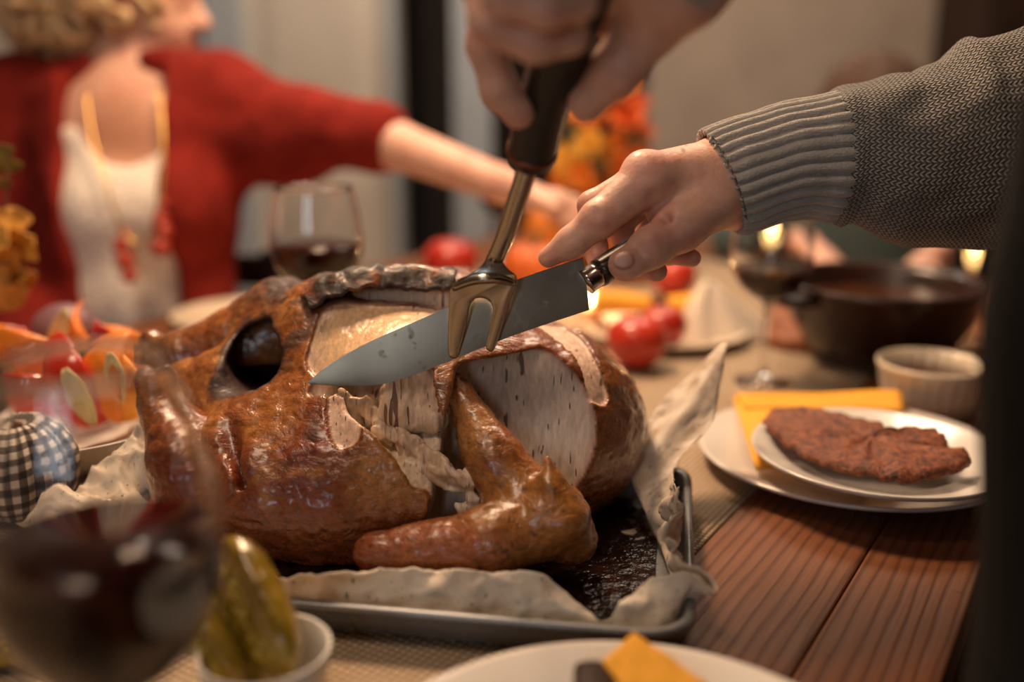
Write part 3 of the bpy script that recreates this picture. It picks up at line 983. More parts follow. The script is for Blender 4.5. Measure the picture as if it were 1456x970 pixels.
# ------------------------------------------------------------------ baking paper
def m_paper():
    M = Mat('greasy_baking_paper')
    v = M.co()
    nz = M.noise(22, 4, .6, v); st = M.ramp(M.noise(34, 3, .55, v), [(.54, 0.0), (.70, 1.0)])
    sp = M.ramp(M.noise(300, 2, .5, v), [(.67, 0.0), (.71, 1.0)])
    base = M.ramp(nz, [(.3, (.72, .61, .48)), (.7, (.86, .78, .66))])
    base = M.mix(M.math('MULTIPLY', st, .40), base, (.42, .25, .12))
    base = M.mix(M.math('MULTIPLY', sp, .7), base, (.05, .025, .012))
    M.set(Base__Color=base, Roughness=M.ramp(st, [(0, .55), (1, .25)]), Transmission__Weight=0.0)
    tr = M.n('BsdfTranslucent', Color=base)
    mx = M.n('MixShader', Fac=.30); nd = mx.node
    M.nt.links.new(M.b.outputs[0], nd.inputs[1]); M.nt.links.new(tr, nd.inputs[2])
    M.nt.links.new(mx, M.nt.nodes['Material Output'].inputs[0])
    M.bump(M.noise(60, 3, .5, v), .0012)
    return M.m

def crease(p, s, seed):
    """folded-paper relief: sharp ridges between flat facets"""
    q = Vector((p[0] * s + seed, p[1] * s, p[2] * s))
    a = 1 - abs(mnoise.noise(q)) * 2.2
    b = 1 - abs(mnoise.noise(q * 2.3 + Vector((5, 1, 2)))) * 2.2
    return a * .65 + b * .35 - .45

def paper_strip(keys, nu, nv, amp, seed, s=26):
    """keys: rows of (bottom xyz, middle bulge outward m, top xyz, amp factor)"""
    K = np.array([list(b) + list(t) + [k] for b, t, k in keys])
    S = spline(K, nu)
    G = np.zeros((nu, nv, 3))
    for i in range(nu):
        b, t, k = S[i, :3], S[i, 3:6], max(0, S[i, 6])
        up = t - b
        along = S[min(i + 1, nu - 1), :3] - S[max(i - 1, 0), :3]
        nrm = np.cross(along, up); nrm /= np.linalg.norm(nrm) + 1e-9
        for j in range(nv):
            q = j / (nv - 1)
            p = b + up * q + nrm * .004 * math.sin(PI * q)
            a = amp * k * min(1, q * 3 + .15)
            p = p + nrm * a * crease(p, s, seed) + np.array([0, 0, 1]) * a * .5 * crease(p, s * 1.4, seed + 9) * (q ** 2)
            G[i, j] = p
    return grid_vf(G)

def build_paper():
    k = []
    fy = -TRD / 2 + .020
    def tx(px):            # tray x of the front wall seen at photo column px
        return float(np.interp(px, *zip(*[(728 + (q := TR(x_, fy, .02) - CAM)[0] / (q @ _F) * FPX, x_) for x_ in np.linspace(-.25, .25, 60)])))
    for px in (260, 330, 400, 500, 600, 690):
        k.append((TR(tx(px), fy, .005), T(px, 813 + 4 * math.sin(px * .05), .7535 + .044), .65))
    k += [(TR(tx(760), fy, .005), T(764, 816, .797), .4), (TR(tx(805), fy, .005), T(800, 840, .788), .4), (TR(tx(845), fy, .005), T(838, 872, .776), .4),
          (TR(tx(875), fy, .005), T(862, 882, .773), .5), (TR(tx(905), fy, .006), T(892, 846, .785), .7), (TR(tx(940), fy + .004, .008), T(930, 820, .797), .8),
          (T(966, 880, .763), T(975, 815, .803), .6), (T(968, 862, .763), T(1012, 838, .801), .5), (T(964, 845, .763), T(1006, 818, .806), .5),
          (T(956, 826, .763), T(962, 800, .808), .9), (T(945, 800, .763), T(950, 772, .812), 1.0), (T(935, 775, .763), T(957, 728, .822), 1.2), (T(925, 750, .764), T(955, 702, .830), 1.2),
          (P(915, 722, .825), P(958, 668, .845), .7), (P(908, 708, .835), P(985, 632, .865), .45), (P(902, 695, .845), P(1014, 598, .885), .4), (P(898, 680, .852), P(1024, 545, .905), .35),
          (P(896, 668, .862), P(1032, 488, .925), .3), (P(894, 660, .868), P(985, 530, .93), .3), (P(892, 652, .872), P(938, 574, .915), .35), (P(891, 645, .875), P(900, 640, .89), .3)]
    a = paper_strip(k, 330, 22, .013, 3.0, 30)
    k2 = [(TR(-.17, -.09, .008), T(14, 752, .768), .6), (TR(-.175, -.06, .008), T(42, 722, .785), .8), (TR(-.18, -.03, .008), T(66, 697, .795), 1.0), (TR(-.18, -.01, .010), T(96, 700, .79), 1.0),
          (TR(-.18, .015, .012), T(135, 668, .80), 1.0), (TR(-.18, .04, .014), T(178, 632, .812), 1.0), (TR(-.17, .07, .016), P(212, 578, .90), .7), (TR(-.14, .10, .02), P(232, 585, .92), .6)]
    b = paper_strip(k2, 120, 26, .016, 8.0, 22)
    nn = 12
    G = np.array([[TR(-.195 + .39 * i / (nn - 1), -.108 + .21 * j / (nn - 1), .0032) for j in range(nn)] for i in range(nn)])
    o = mkt('baking_paper', join_np([a, b, grid_vf(G)]), m_paper(), 'crumpled greasy baking paper lining the tray and standing up beside the turkey', 'baking paper')
    solidify(o, .00035)
build_paper()

# ------------------------------------------------------------------ carving knife
def m_steel(name, col, rough, grain=(6, 300, 6)):
    M = Mat(name)
    v = M.co()
    nz = M.noise(9, 3, .5, v)
    sp = M.ramp(M.noise(90, 3, .6, v), [(.60, 0.0), (.72, 1.0)])
    M.set(Base__Color=M.mix(M.math('MULTIPLY', sp, .25), col, tuple(c * .45 for c in col)), Metallic=1.0,
          Roughness=M.math('ADD', M.ramp(nz, [(.3, rough * .8), (.7, rough * 1.3)]), M.math('MULTIPLY', sp, .18)))
    return M.m
MAT['blade'] = m_steel('knife_steel', (.25, .215, .165), .30)
MAT['bright_steel'] = m_steel('polished_fork_steel', (.40, .37, .32), .20)
MAT['black_plastic'] = simple('black_handle_plastic', (.010, .009, .009), .38, .2, 60, .0002)

def build_knife():
    sp = [(438, 543), (470, 518), (520, 489), (580, 462), (640, 436), (700, 411), (760, 389), (829, 366)]
    ed = [(439, 546), (490, 549), (545, 546), (600, 529), (660, 505), (720, 481), (780, 460), (838, 441)]
    S = spline(sp, 60); E = spline(ed, 60)
    d = np.linspace(.752, .760, 60)
    nrm = -_F
    V = []; f = []
    for i in range(60):
        a = P(*S[i], d[i]); b = P(*E[i], d[i])
        th = .0013 * min(1, i / 12 + .1)
        m = a * .3 + b * .7
        V += [a + nrm * th * .85, a - nrm * th * .85, m - nrm * th * .75, b, m + nrm * th * .75]
    for i in range(59):
        for k_ in range(5):
            k2 = (k_ + 1) % 5
            f.append((i * 5 + k_, i * 5 + k2, i * 5 + 5 + k2, i * 5 + 5 + k_))
    f += [(4, 3, 2, 1, 0), (295, 296, 297, 298, 299)]
    base = P(640, 490, .755)
    k = thing('carving_knife', 'broad steel carving knife with a dark handle slicing into the turkey', 'knife', base)
    o = mk('blade', (np.array(V), f), MAT['blade'], k, True)
    md = o.modifiers.new('es', 'EDGE_SPLIT'); md.split_angle = math.radians(25)
    hp = spline([P(832, 402, .760), P(855, 386, .761), P(900, 358, .765), P(950, 326, .771), P(1006, 296, .778)], 24)
    mk('bolster', tube(hp[:6], [.0145, .0140, .0136, .0134, .0134, .0135], 20, flat=(.72, 1.12), ref=-_F), m_steel('dark_bolster_steel', (.40, .36, .33), .2), k)
    hr = np.interp(np.arange(19), [0, 6, 13, 18], [.0135, .0145, .0138, .0148])
    mk('handle', tube(hp[5:], hr, 20, flat=(.8, 1.1), ref=-_F), simple('dark_pakka_handle', (.022, .015, .012), .3, .3, 90), k)
    for q in (8, 13, 18):
        mk('rivet', tube([hp[q] + nrm * .0085, hp[q] + nrm * .0118], .0032, 14), MAT['bright_steel'], k)
build_knife()

# ------------------------------------------------------------------ carving fork
def build_fork():
    base = P(670, 500, .745)
    k = thing('carving_fork', 'two pronged carving fork with a thick black handle stuck into the breast', 'carving fork', base)
    out = [(712, 356), (716, 374), (726, 386), (735, 396), (731, 412), (724, 436), (714, 466), (703, 497), (694, 499), (691, 490), (697, 462), (701, 442), (697, 430), (686, 424),
           (675, 426), (668, 436), (664, 458), (656, 490), (650, 508), (641, 509), (637, 498), (637, 462), (638, 430), (640, 412), (648, 402), (670, 390), (686, 376), (697, 356)]
    def fd(py): return float(np.interp(py, [350, 392, 410, 430, 510], [.714, .724, .732, .738, .755]))
    ring = spline(np.array(out + out[:1], float), 113)[:112]
    fn = -_F * .9 + _U * .25
    c0 = ring.mean(0)
    def lay(t, sh):
        V = []
        for i, q in enumerate(ring):
            a = ring[i - 1]; b = ring[(i + 1) % 112]
            tg = (b - a) / (np.linalg.norm(b - a) + 1e-9); nn = np.array([tg[1], -tg[0]])
            qq = q - nn * sh * 1.0
            bulge = .003 * math.exp(-((qq[1] - 398) / 14) ** 2)
            V.append(P(qq[0], qq[1], fd(qq[1])) + fn * (t + (bulge if t > 0 else 0)))
        return np.array(V)
    sgn = 1.0 if np.sum((ring[:, 0] * np.roll(ring[:, 1], -1) - np.roll(ring[:, 0], -1) * ring[:, 1])) > 0 else -1.0
    V, f = loops_vf([lay(-.0016, 2.2 * sgn), lay(-.0012, .6 * sgn), lay(0, 0), lay(.0012, .6 * sgn), lay(.0018, 2.6 * sgn)])
    o = mk('fork_head', (V, f), MAT['bright_steel'], k)
    mk('fork_shoulder', tube(spline([P(645, 409, .7285), P(668, 400, .7235), P(690, 396, .720), P(712, 397, .7225), P(730, 402, .727)], 16), np.interp(np.arange(16), [0, 8, 15], [.0042, .0058, .0042]), 14, flat=(1, .7)), MAT['bright_steel'], k)
    sp = spline([P(757, 205, .655), P(751, 235, .667), P(735, 285, .686), P(720, 330, .703), P(704, 368, .719)], 24)
    mk('shank', tube(sp, np.interp(np.arange(24), [0, 14, 23], [.0078, .0070, .0066]), 20, flat=(1.0, .8)), MAT['bright_steel'], k)
    hp = spline([P(754, 228, .663), P(762, 190, .645), P(778, 130, .616), P(800, 70, .588), P(822, 10, .562), P(838, -40, .543), P(850, -85, .528)], 40)
    hr = np.interp(np.arange(40), [0, 3, 8, 20, 34, 38, 39], [.0150, .0165, .0162, .0168, .0160, .012, .006])
    mk('handle', tube(hp, hr, 28), MAT['black_plastic'], k)
    mk('ferrule_band', tube(hp[2:4], [.0172, .0172], 28), simple('copper_band', (.20, .055, .025), .35, .1, 50, Metallic=.6), k)
build_fork()
# ------------------------------------------------------------------ people
def m_skin():
    M = Mat('skin')
    col = M.attr('col')
    v = M.co()
    n1 = M.noise(90, 4, .6, v); n2 = M.noise(420, 3, .5, v)
    M.set(Base__Color=M.mix(1.0, col, M.ramp(n1, [(.25, (.86, .80, .78)), (.75, (1.08, 1.06, 1.06))]), 'MULTIPLY'), Roughness=M.ramp(n2, [(.3, .40), (.7, .55)]),
          Subsurface__Weight=.22, Subsurface__Radius=(1.0, .35, .2), Subsurface__Scale=.006)
    M.bump(M.math('ADD', M.math('MULTIPLY', n1, .6), M.math('MULTIPLY', n2, .3)), .0009)
    return M.m
MAT['skin'] = m_skin()
SKIN = np.array([.66, .40, .30]); SKIN_RED = np.array([.60, .27, .20]); NAIL = np.array([.78, .52, .43])

def head_sdf(F, c, R, s=1.0):
    """human head, R rows = right, forward, up axes; c = centre at half head height"""
    R = np.asarray(R); c = np.asarray(c)
    def W(p): return c + s * (p[0] * R[0] + p[1] * R[1] + p[2] * R[2])
    g = F.ell(W((0, -.012, .035)), (.074 * s, .094 * s, .083 * s), R)
    g = smin(g, F.ell(W((0, .020, -.042)), (.056 * s, .066 * s, .076 * s), R), .03)
    g = smin(g, F.sph(W((0, .066, -.098)), .021 * s), .035)
    for x in (-1, 1):
        g = smin(g, F.sph(W((x * .045, .045, -.022)), .022 * s), .025)       # cheeks
        g = smin(g, F.rc(W((x * .012, .084, .024)), W((x * .046, .072, .022)), .010 * s, .009 * s), .012)
        g = sub(g, F.sph(W((x * .032, .094, .002)), .013 * s), .012)
        g = smin(g, F.sph(W((x * .031, .074, .002)), .0125 * s), .003)
        g = smin(g, F.ell(W((x * .074, -.008, -.008)), (.009 * s, .020 * s, .032 * s), R), .006)
        g = smin(g, F.sph(W((x * .011, .096, -.031)), .0085 * s), .006)
    g = smin(g, F.rc(W((0, .084, .012)), W((0, .108, -.027)), .009 * s, .0125 * s), .010)
    g = smin(g, F.ell(W((0, .083, -.057)), (.023 * s, .010 * s, .006 * s), R), .006)
    g = smin(g, F.ell(W((0, .081, -.069)), (.020 * s, .010 * s, .007 * s), R), .006)
    return g, W

def axes(yaw, pitch=0.0, roll=0.0):
    """rows right, forward, up; yaw 0 faces +y, positive turns left"""
    m = Matrix.Rotation(yaw, 3, 'Z') @ Matrix.Rotation(pitch, 3, 'X') @ Matrix.Rotation(roll, 3, 'Y')
    return np.array([m @ Vector((1, 0, 0)), m @ Vector((0, 1, 0)), m @ Vector((0, 0, 1))])

def skin_mesh(parts, name, parent, tint_shade=()):
    vs, qs, off = [], [], 0
    for V, Q in parts:
        vs.append(V); qs.append(Q + off); off += len(V)
    V = np.concatenate(vs); Q = np.concatenate(qs)
    me = mesh_np(name, V, Q)
    a = fbm(V, 45, 3, 4)
    col = lerp3(np.tile(SKIN, (len(V), 1)), SKIN_RED, .55 * sstep(.45, .7, a))
    for p, r, c, k, *so in tint_shade:
        col = lerp3(col, np.asarray(c), k * blob(V, np.asarray(p), r, so[0] if so else .7))
    color_attr(me, 'col', col)
    return link_mesh(name, me, MAT['skin'], parent)

# ---------------- the carver: right hand on the knife, left hand on the fork
def right_hand():
    Wr, Fo = P(1048, 254, .788), P(1250, 222, .800)
    iM, iP, iD, iT = P(922, 254, .748), P(852, 312, .742), P(812, 345, .748), P(780, 366, .754)
    mM, mP, mD, mT = P(905, 262, .772), P(842, 292, .778), P(846, 352, .790), P(856, 392, .775)
    rM, rP, rD, rT = P(918, 276, .795), P(878, 322, .806), P(900, 374, .800), P(934, 386, .775)
    pM, pP, pD, pT = P(938, 288, .815), P(915, 332, .822), P(950, 362, .812), P(984, 367, .790)
    t0, t1, t2, t3 = P(1012, 282, .768), P(968, 322, .748), P(926, 352, .737), P(889, 377, .733)
    L = Field(P(775, 410, .72) * [1, 0, 1] + [-.012, .66, -.016], P(1165, 180, .80) * [1, 0, 1] + [0, .86, .03], .0015)
    g = L.chain([Fo, P(1130, 230, .797), Wr], [.028, .028, .0330], .02)
    palm = smin(L.rc(Wr, P(930, 256, .762), .034, .0195), L.rc(P(1040, 262, .800), P(922, 272, .790), .027, .0185), .02)
    palm = smin(palm, L.rc(P(1040, 268, .805), P(945, 290, .812), .024, .0155), .02)
    g = smin(g, palm, .02)
    fi = L.chain([P(985, 244, .768), iM, iP, iD, iT], [.019, .0185, .0138, .0112, .0080], .006)
    fi = smin(fi, L.sph(P(914, 243, .749), .0145), .008)          # knuckle
    fi = smin(fi, L.sph(P(852, 311, .740), .0134), .004)
    g = smin(g, fi, .008)
    fm = L.chain([P(985, 250, .785), mM, mP, mD, mT], [.016, .0150, .0110, .0095, .0085], .005)
    fr = L.chain([rM, rP, rD, rT], [.0145, .0105, .0092, .0082], .005)
    fp = L.chain([pM, pP, pD, pT], [.0125, .0090, .0080, .0072], .005)
    g = smin(g, fm, .003); g = smin(g, fr, .003); g = smin(g, fp, .003)
    th = L.chain([P(1038, 275, .780), t0, t1, t2, t3], [.025, .0240, .0180, .0142, .0118], .008)
    th = smin(th, L.sph(P(924, 352, .735), .0143), .004)
    th = smin(th, L.ell(P(893, 374, .730), (.0138, .0112, .0108)), .004)
    web = L.rc(P(990, 265, .766), P(946, 302, .762), .021, .013)
    g = smin(g, th, .006); g = smin(g, web, .014)
    # crease between index base and thumb, and nail on the thumb
    g = sub(g, L.rc(P(930, 284, .733), P(950, 316, .735), .0018, .0026), .008)
    g = sub(g, L.rc(P(903, 340, .7210), P(912, 362, .7207), .0007, .0007), .0055)
    g = sub(g, L.rc(P(938, 333, .7185), P(946, 352, .7190), .0007, .0007), .0055)
    g = sub(g, L.rc(P(836, 296, .7260), P(846, 306, .7250), .0007, .0007), .0055)
    g = sub(g, L.rc(P(841, 292, .7265), P(852, 303, .7255), .0005, .0005), .0045)
    nl = L.ell(P(886, 370, .7192), (.0078, .0042, .0064), np.array([_R * .86 + _U * .5, _F, _U * .86 - _R * .5]))
    g = smin(g, nl, .0012)
    V, Q = L.nets(g)
    return relax(V, Q, 1, .4), Q

def left_hand():
    d0 = .545
    L = Field((-.055, .40, 1.075), (.135, .70, 1.30), .0017)
    Wr = P(960, -40, .565)
    g = L.rc(P(1010, -110, .545), Wr, .033, .029)
    pal = smin(L.rc(Wr, P(740, -75, .560), .027, .017), L.rc(Wr, P(790, -85, .595), .026, .017), .02)
    g = smin(g, pal, .02)
    fi = L.chain([P(770, -75, .590), P(716, -40, .590), P(692, 62, .594), P(710, 128, .606), P(737, 160, .612)], [.0165, .0145, .0122, .0112, .0102], .006)
    fm = L.chain([P(735, -95, .550), P(690, -25, .545), P(700, 30, .530), P(760, 57, .530), P(812, 52, .535)], [.0160, .0140, .0125, .0115, .0105], .006)
    fr = L.chain([P(745, -105, .530), P(706, -70, .515), P(715, -10, .502), P(775, 10, .503), P(826, 2, .510)], [.0150, .0130, .0118, .0108, .0098], .006)
    fp = L.chain([P(770, -130, .520), P(735, -110, .500), P(745, -65, .488), P(795, -50, .490), P(830, -58, .497)], [.0130, .0110, .0098, .0088, .0080], .006)
    for q in (fi, fm, fr, fp): g = smin(g, q, .004)
    th = L.chain([P(965, -35, .57), P(925, 30, .580), P(878, 98, .592), P(834, 146, .604)], [.0250, .0185, .0145, .0118], .010)
    g = smin(g, th, .008)
    g = smin(g, L.rc(P(890, 0, .60), P(860, 30, .605), .016, .010), .014)
    V, Q = L.nets(g)
    return relax(V, Q, 1, .4), Q

# the carver stands at the right edge of the table, facing across it
CF = np.array([-math.cos(TANG), math.sin(TANG), 0]); CL = np.array([-math.sin(TANG), -math.cos(TANG), 0])
CB = np.array([.403, .475, 0.0]) + .055 * CL
def CP(f, l, z): return CB + f * CF + l * CL + np.array([0, 0, z])
RS, LS = CP(.0, -.195, 1.43), CP(.0, .195, 1.43)
RE = P(1495, 190, .80); LE = np.array([.330, .300, 1.235])

def build_carver():
    root = thing('person', 'person in grey knitted sweater and dark apron at the right, carving the turkey', 'person', CB)
    R = np.array([-CL, CF, [0, 0, 1]])
    F = Field(CB + [-.42, -.36, 0], CB + [.34, .46, 1.86], .010)
    def torso(o):
        g = F.ell(CP(0, 0, 1.02), (.16 + o, .114 + o, .16 + o), R)
        g = smin(g, F.ell(CP(.005, 0, 1.28), (.182 + o, .116 + o, .20 + o), R), .08)
        g = smin(g, F.rc(RS, LS, .058 + o, .058 + o), .06)
        return g
    def legs(o):
        g = None
        for s in (-1, 1):
            a = F.chain([CP(0, s * .09, .95), CP(.015, s * .105, .50), CP(-.01, s * .11, .09)], [.090 + o, .062 + o, .042 + o], .02)
            g = a if g is None else smin(g, a, .04)
        return g
    hd, W = head_sdf(F, CP(.055, .01, 1.665), axes(PI / 2 - TANG, -.45), 1.0)
    g = smin(torso(0), F.rc(CP(-.01, 0, 1.47), CP(.02, 0, 1.60), .058, .054), .03)
    g = smin(g, hd, .02)
    g = smin(g, legs(0), .06)
    for s in (-1, 1):
        g = smin(g, F.rc(CP(-.03, s * .11, .05), CP(.13, s * .125, .035), .038, .03), .02)
    fore_r = [RE, P(1300, 222, .80), P(1200, 226, .80)]
    g = smin(g, F.chain([RS, RE], [.050, .042], .03), .03); g = smin(g, F.chain(fore_r, [.034, .029, .027]), .02)
    g = smin(g, F.chain([LS, LE], [.050, .042], .03), .03); g = smin(g, F.chain([LE, P(1010, -110, .545)], [.040, .030]), .02)
    V, Q = F.nets(g); V = relax(V, Q, 1, .4)
    bl = [(P(886, 371, .7180), (.0098, .0060, .0078), SKIN_RED * .55, .8, .3), (P(886, 370, .7180), (.0082, .0062, .0064), NAIL, 1.0, .25), (P(970, 213, .755), (.0022, .05, .0022), SKIN_RED * .35, .8, .5), (P(977, 206, .755), (.0018, .05, .0018), SKIN_RED * .35, .7, .5), (P(914, 235, .74), (.02, .03, .02), SKIN_RED, .5), (P(780, 366, .75), (.014, .03, .014), SKIN_RED, .5),
          (P(926, 345, .73), (.016, .03, .016), SKIN_RED, .45), (P(982, 367, .79), (.015, .03, .015), SKIN_RED, .6), (P(934, 386, .775), (.014, .03, .014), SKIN_RED, .6)]
    skin_mesh([(V, Q), right_hand(), left_hand()], 'body', root, bl)
    # --- clothes
    kn = simple('grey_knit_far', (.20, .18, .155), .95, .2, 70, .0015, 260)
    g = torso(.013)
    g = smin(g, F.chain([RS, RE], [.066, .050], .03), .04)
    g = smin(g, F.chain([LS, LE], [.066, .056], .03), .04)
    g = smin(g, F.chain([LE, P(1010, -110, .545)], [.054, .040]), .03)
    g = np.maximum(g, .90 - F.z); g = sub(g, F.sph(CP(.0, 0, 1.55), .075), .01)
    V, Q = F.nets(g); V = relax(V, Q, 2, .5)
    link_mesh('sweater', mesh_np('sweater', V, Q), kn, root)
    g = np.maximum(legs(.014), F.z - .98)
    g = smin(g, np.maximum(np.maximum(torso(.014), F.z - 1.0), .82 - F.z), .02)
    g = np.maximum(g, .06 - F.z)
    V, Q = F.nets(g); V = relax(V, Q, 1, .5)
    link_mesh('trousers', mesh_np('trousers', V, Q), simple('dark_denim', (.012, .013, .018), .9, .2, 80), root)
    def skirt(o):
        q = smin(F.rc(CP(0, -.07, .5), CP(0, -.07, 1.0), .094 + o, .098 + o), F.rc(CP(0, .07, .5), CP(0, .07, 1.0), .094 + o, .098 + o), .05)
        return smin(torso(o), q, .03)
    g = np.maximum(skirt(.034), -skirt(.014))
    g = np.maximum(g, -F.plane(CP(-.10, 0, 0), CF)); g = np.maximum(g, .45 - F.z); g = np.maximum(g, F.z - 1.40)
    V, Q = F.nets(g); V = relax(V, Q, 1, .5)
    link_mesh('apron', mesh_np('apron', V, Q), simple('black_apron_cloth', (.006, .0055, .005), .95, .2, 50, .0006, 300, Specular__IOR__Level=.12), root)
    for s in (-1, 1):
        v, f = ico((0, 0, 0), (.052, .145, .045), 3)
        v[:, 2] = np.maximum(v[:, 2], -.028)
        v = v @ np.array([-CL, CF, [0, 0, 1]]) + CP(.06, s * .12, .030)
        mk('shoe', (v, f), simple('dark_leather', (.02, .014, .01), .4), root)
    hv = F.ell(W((0, -.022, .05)), (.082, .098, .082), axes(PI / 2 - TANG, -.45))
    hv = np.maximum(hv, F.plane(W((0, .055, .05)), axes(PI / 2 - TANG, -.45)[1]))
    V, Q = F.nets(hv); N = vnormals(V, Q)
    V = V + N * ((fbm(V * [1, 1, .4], 60, 3, 3) - .4) * .02)[:, None]
    link_mesh('hair', mesh_np('hair', V, Q), simple('dark_brown_hair', (.03, .015, .008), .5, .3, 200), root)
    # --- knitted right sleeve and ribbed cuff
    M = Mat('grey_knit_sleeve')
    uv = M.sep(M.co('UV'))
    U_, V_ = uv[0], uv[1]
    fu = M.math('FRACT', M.math('MULTIPLY', U_, 76.0))
    zig = M.math('ABSOLUTE', M.math('SUBTRACT', fu, .5))
    row = M.math('MULTIPLY', M.math('ADD', M.math('MULTIPLY', V_, 60.0), M.math('MULTIPLY', zig, 1.3)), 2 * PI)
    st = M.math('MULTIPLY_ADD', M.math('SINE', row), .5, .5)
    col_ = M.math('MULTIPLY_ADD', M.math('COSINE', M.math('MULTIPLY', fu, 4 * PI)), -.5, .5)
    h = M.math('MULTIPLY', M.math('POWER', st, .8), M.math('MULTIPLY_ADD', col_, .55, .45))
    nz = M.noise(55, 4, .65); n2 = M.noise(500, 3, .6)
    base = M.mix(nz, (.27, .262, .25), (.46, .435, .40))
    base = M.mix(M.math('MULTIPLY', n2, .35), base, (.42, .39, .34))
    base = M.mix(M.ramp(h, [(.06, .92), (.50, 0.0)]), base, (.035, .035, .04))
    M.set(Base__Color=base, Roughness=.95, Sheen__Weight=.08)
    M.bump(M.math('ADD', h, M.math('MULTIPLY', n2, .3)), .0035)
    def sweep(name, keys, nu, nv, ribs=0, folds=0.0, seed=0, inset=False):
        """keys: px x, px y of top, px y of bottom, depth, side radius"""
        K = spline(np.array(keys, dtype=float), nu)
        C = np.array([P(k[0] + k[5], (k[1] + k[2]) / 2, k[3]) for k in K])
        Vv = np.zeros((nu, nv, 3)); UV = np.zeros((nu, nv, 2))
        for i in range(nu):
            t = C[min(i + 1, nu - 1)] - C[max(i - 1, 0)]; t /= np.linalg.norm(t)
            up = P(K[i][0], K[i][1], K[i][3]) - P(K[i][0] + 2 * K[i][5], K[i][2], K[i][3]); ru = np.linalg.norm(up) / 2; up /= 2 * ru
            sd = np.cross(t, up); sd /= np.linalg.norm(sd)
            for j in range(nv):
                a = 2 * PI * j / (nv - 1)
                q = np.array([math.cos(a), math.sin(a)])
                p = C[i] + up * ru * q[0] + sd * K[i][4] * q[1]
                n_ = up * q[0] / ru + sd * q[1] / K[i][4]; n_ /= np.linalg.norm(n_)
                e = 0
                if ribs:
                    e += .0044 * (abs(math.cos(a * ribs / 2 + .35 * mnoise.noise((i * .06, j * .01, seed)))) ** .55 - .7)
                if folds:
                    w_ = mnoise.noise(Vector(p * 19) + Vector((seed, 0, 0)))
                    e += folds * (1 - 2.2 * abs(w_)) * .6 + folds * .5 * mnoise.noise(Vector(p * 45))
                Vv[i, j] = p + n_ * e
                UV[i, j] = (j / (nv - 1), 0)
        s = np.concatenate([[0], np.cumsum(np.linalg.norm(np.diff(C, axis=0), axis=1))]) / .24
        UV[:, :, 1] = s[:, None]
        v, f = grid_vf(Vv)
        me = mesh_np(name, v, np.array(f))
        ul = me.uv_layers.new(name='UVMap')
        li = np.empty(len(me.loops), dtype=np.int32); me.loops.foreach_get('vertex_index', li)
        ul.data.foreach_set('uv', UV.reshape(-1, 2)[li].ravel().astype(np.float32))
        return me
    MC = Mat('grey_rib_cuff')
    nz = MC.noise(60, 4, .65); n2 = MC.noise(450, 3, .6)
    fz = MC.noise(1, 3, .6, MC.mapping(MC.co(), (160, 700, 700)))
    b_ = MC.mix(nz, (.25, .245, .235), (.42, .40, .37)); b_ = MC.mix(MC.math('MULTIPLY', fz, .4), b_, (.44, .41, .36))
    MC.set(Base__Color=b_, Roughness=.95, Sheen__Weight=.08); MC.bump(MC.math('ADD', fz, n2), .0012)
    cuff = sweep('cuff', [(994, 189, 331, .788, .040, 29), (1008, 183, 331, .788, .041, 28), (1050, 169, 320, .790, .042, 22), (1090, 156, 311, .793, .043, 16), (1130, 145, 309, .796, .044, 10), (1165, 137, 314, .798, .045, 4), (1188, 132, 310, .80, .043, 0)], 90, 361, 30, .0022, 2)
    o = link_mesh('sleeve_cuff', cuff, MC.m, root); solidify(o, .003, -1)
    sl = sweep('sleeve', [(1178, 136, 300, .80, .040, 0), (1192, 127, 318, .80, .045, 0), (1210, 121, 314, .80, .046, 0), (1235, 115, 326, .80, .049, 0), (1262, 110, 338, .80, .052, 0), (1285, 110, 343, .80, .054, 0), (1300, 104, 345, .80, .056, 0),
                         (1330, 90, 346, .80, .060, 0), (1352, 74, 347, .80, .063, 0), (1368, 63, 348, .80, .064, 0), (1384, 63, 349, .80, .064, 0), (1420, 54, 350, .80, .064, 0), (1470, 36, 350, .80, .066, 0), (1530, 10, 345, .80, .066, 0)], 110, 160, 0, .0050, 5)
    o = link_mesh('sleeve', sl, M.m, root); solidify(o, .003, -1)
    # the left cuff just dips into the top of the frame
    c2 = spline([P(950, -42, .562), P(985, -85, .552), P(1030, -135, .542)], 20)
    v, f = tube(c2, .036, 120, caps=False)
    v = v.reshape(20, 120, 3)
    for j in range(120):
        k_ = .0016 * math.cos(j / 120 * 2 * PI * 26)
        v[:, j] = c2 + (v[:, j] - c2) * (1 + k_ / .036)
    o = mk('sleeve_cuff', (v.reshape(-1, 3), f), MC.m, root); solidify(o, .003, -1)
build_carver()

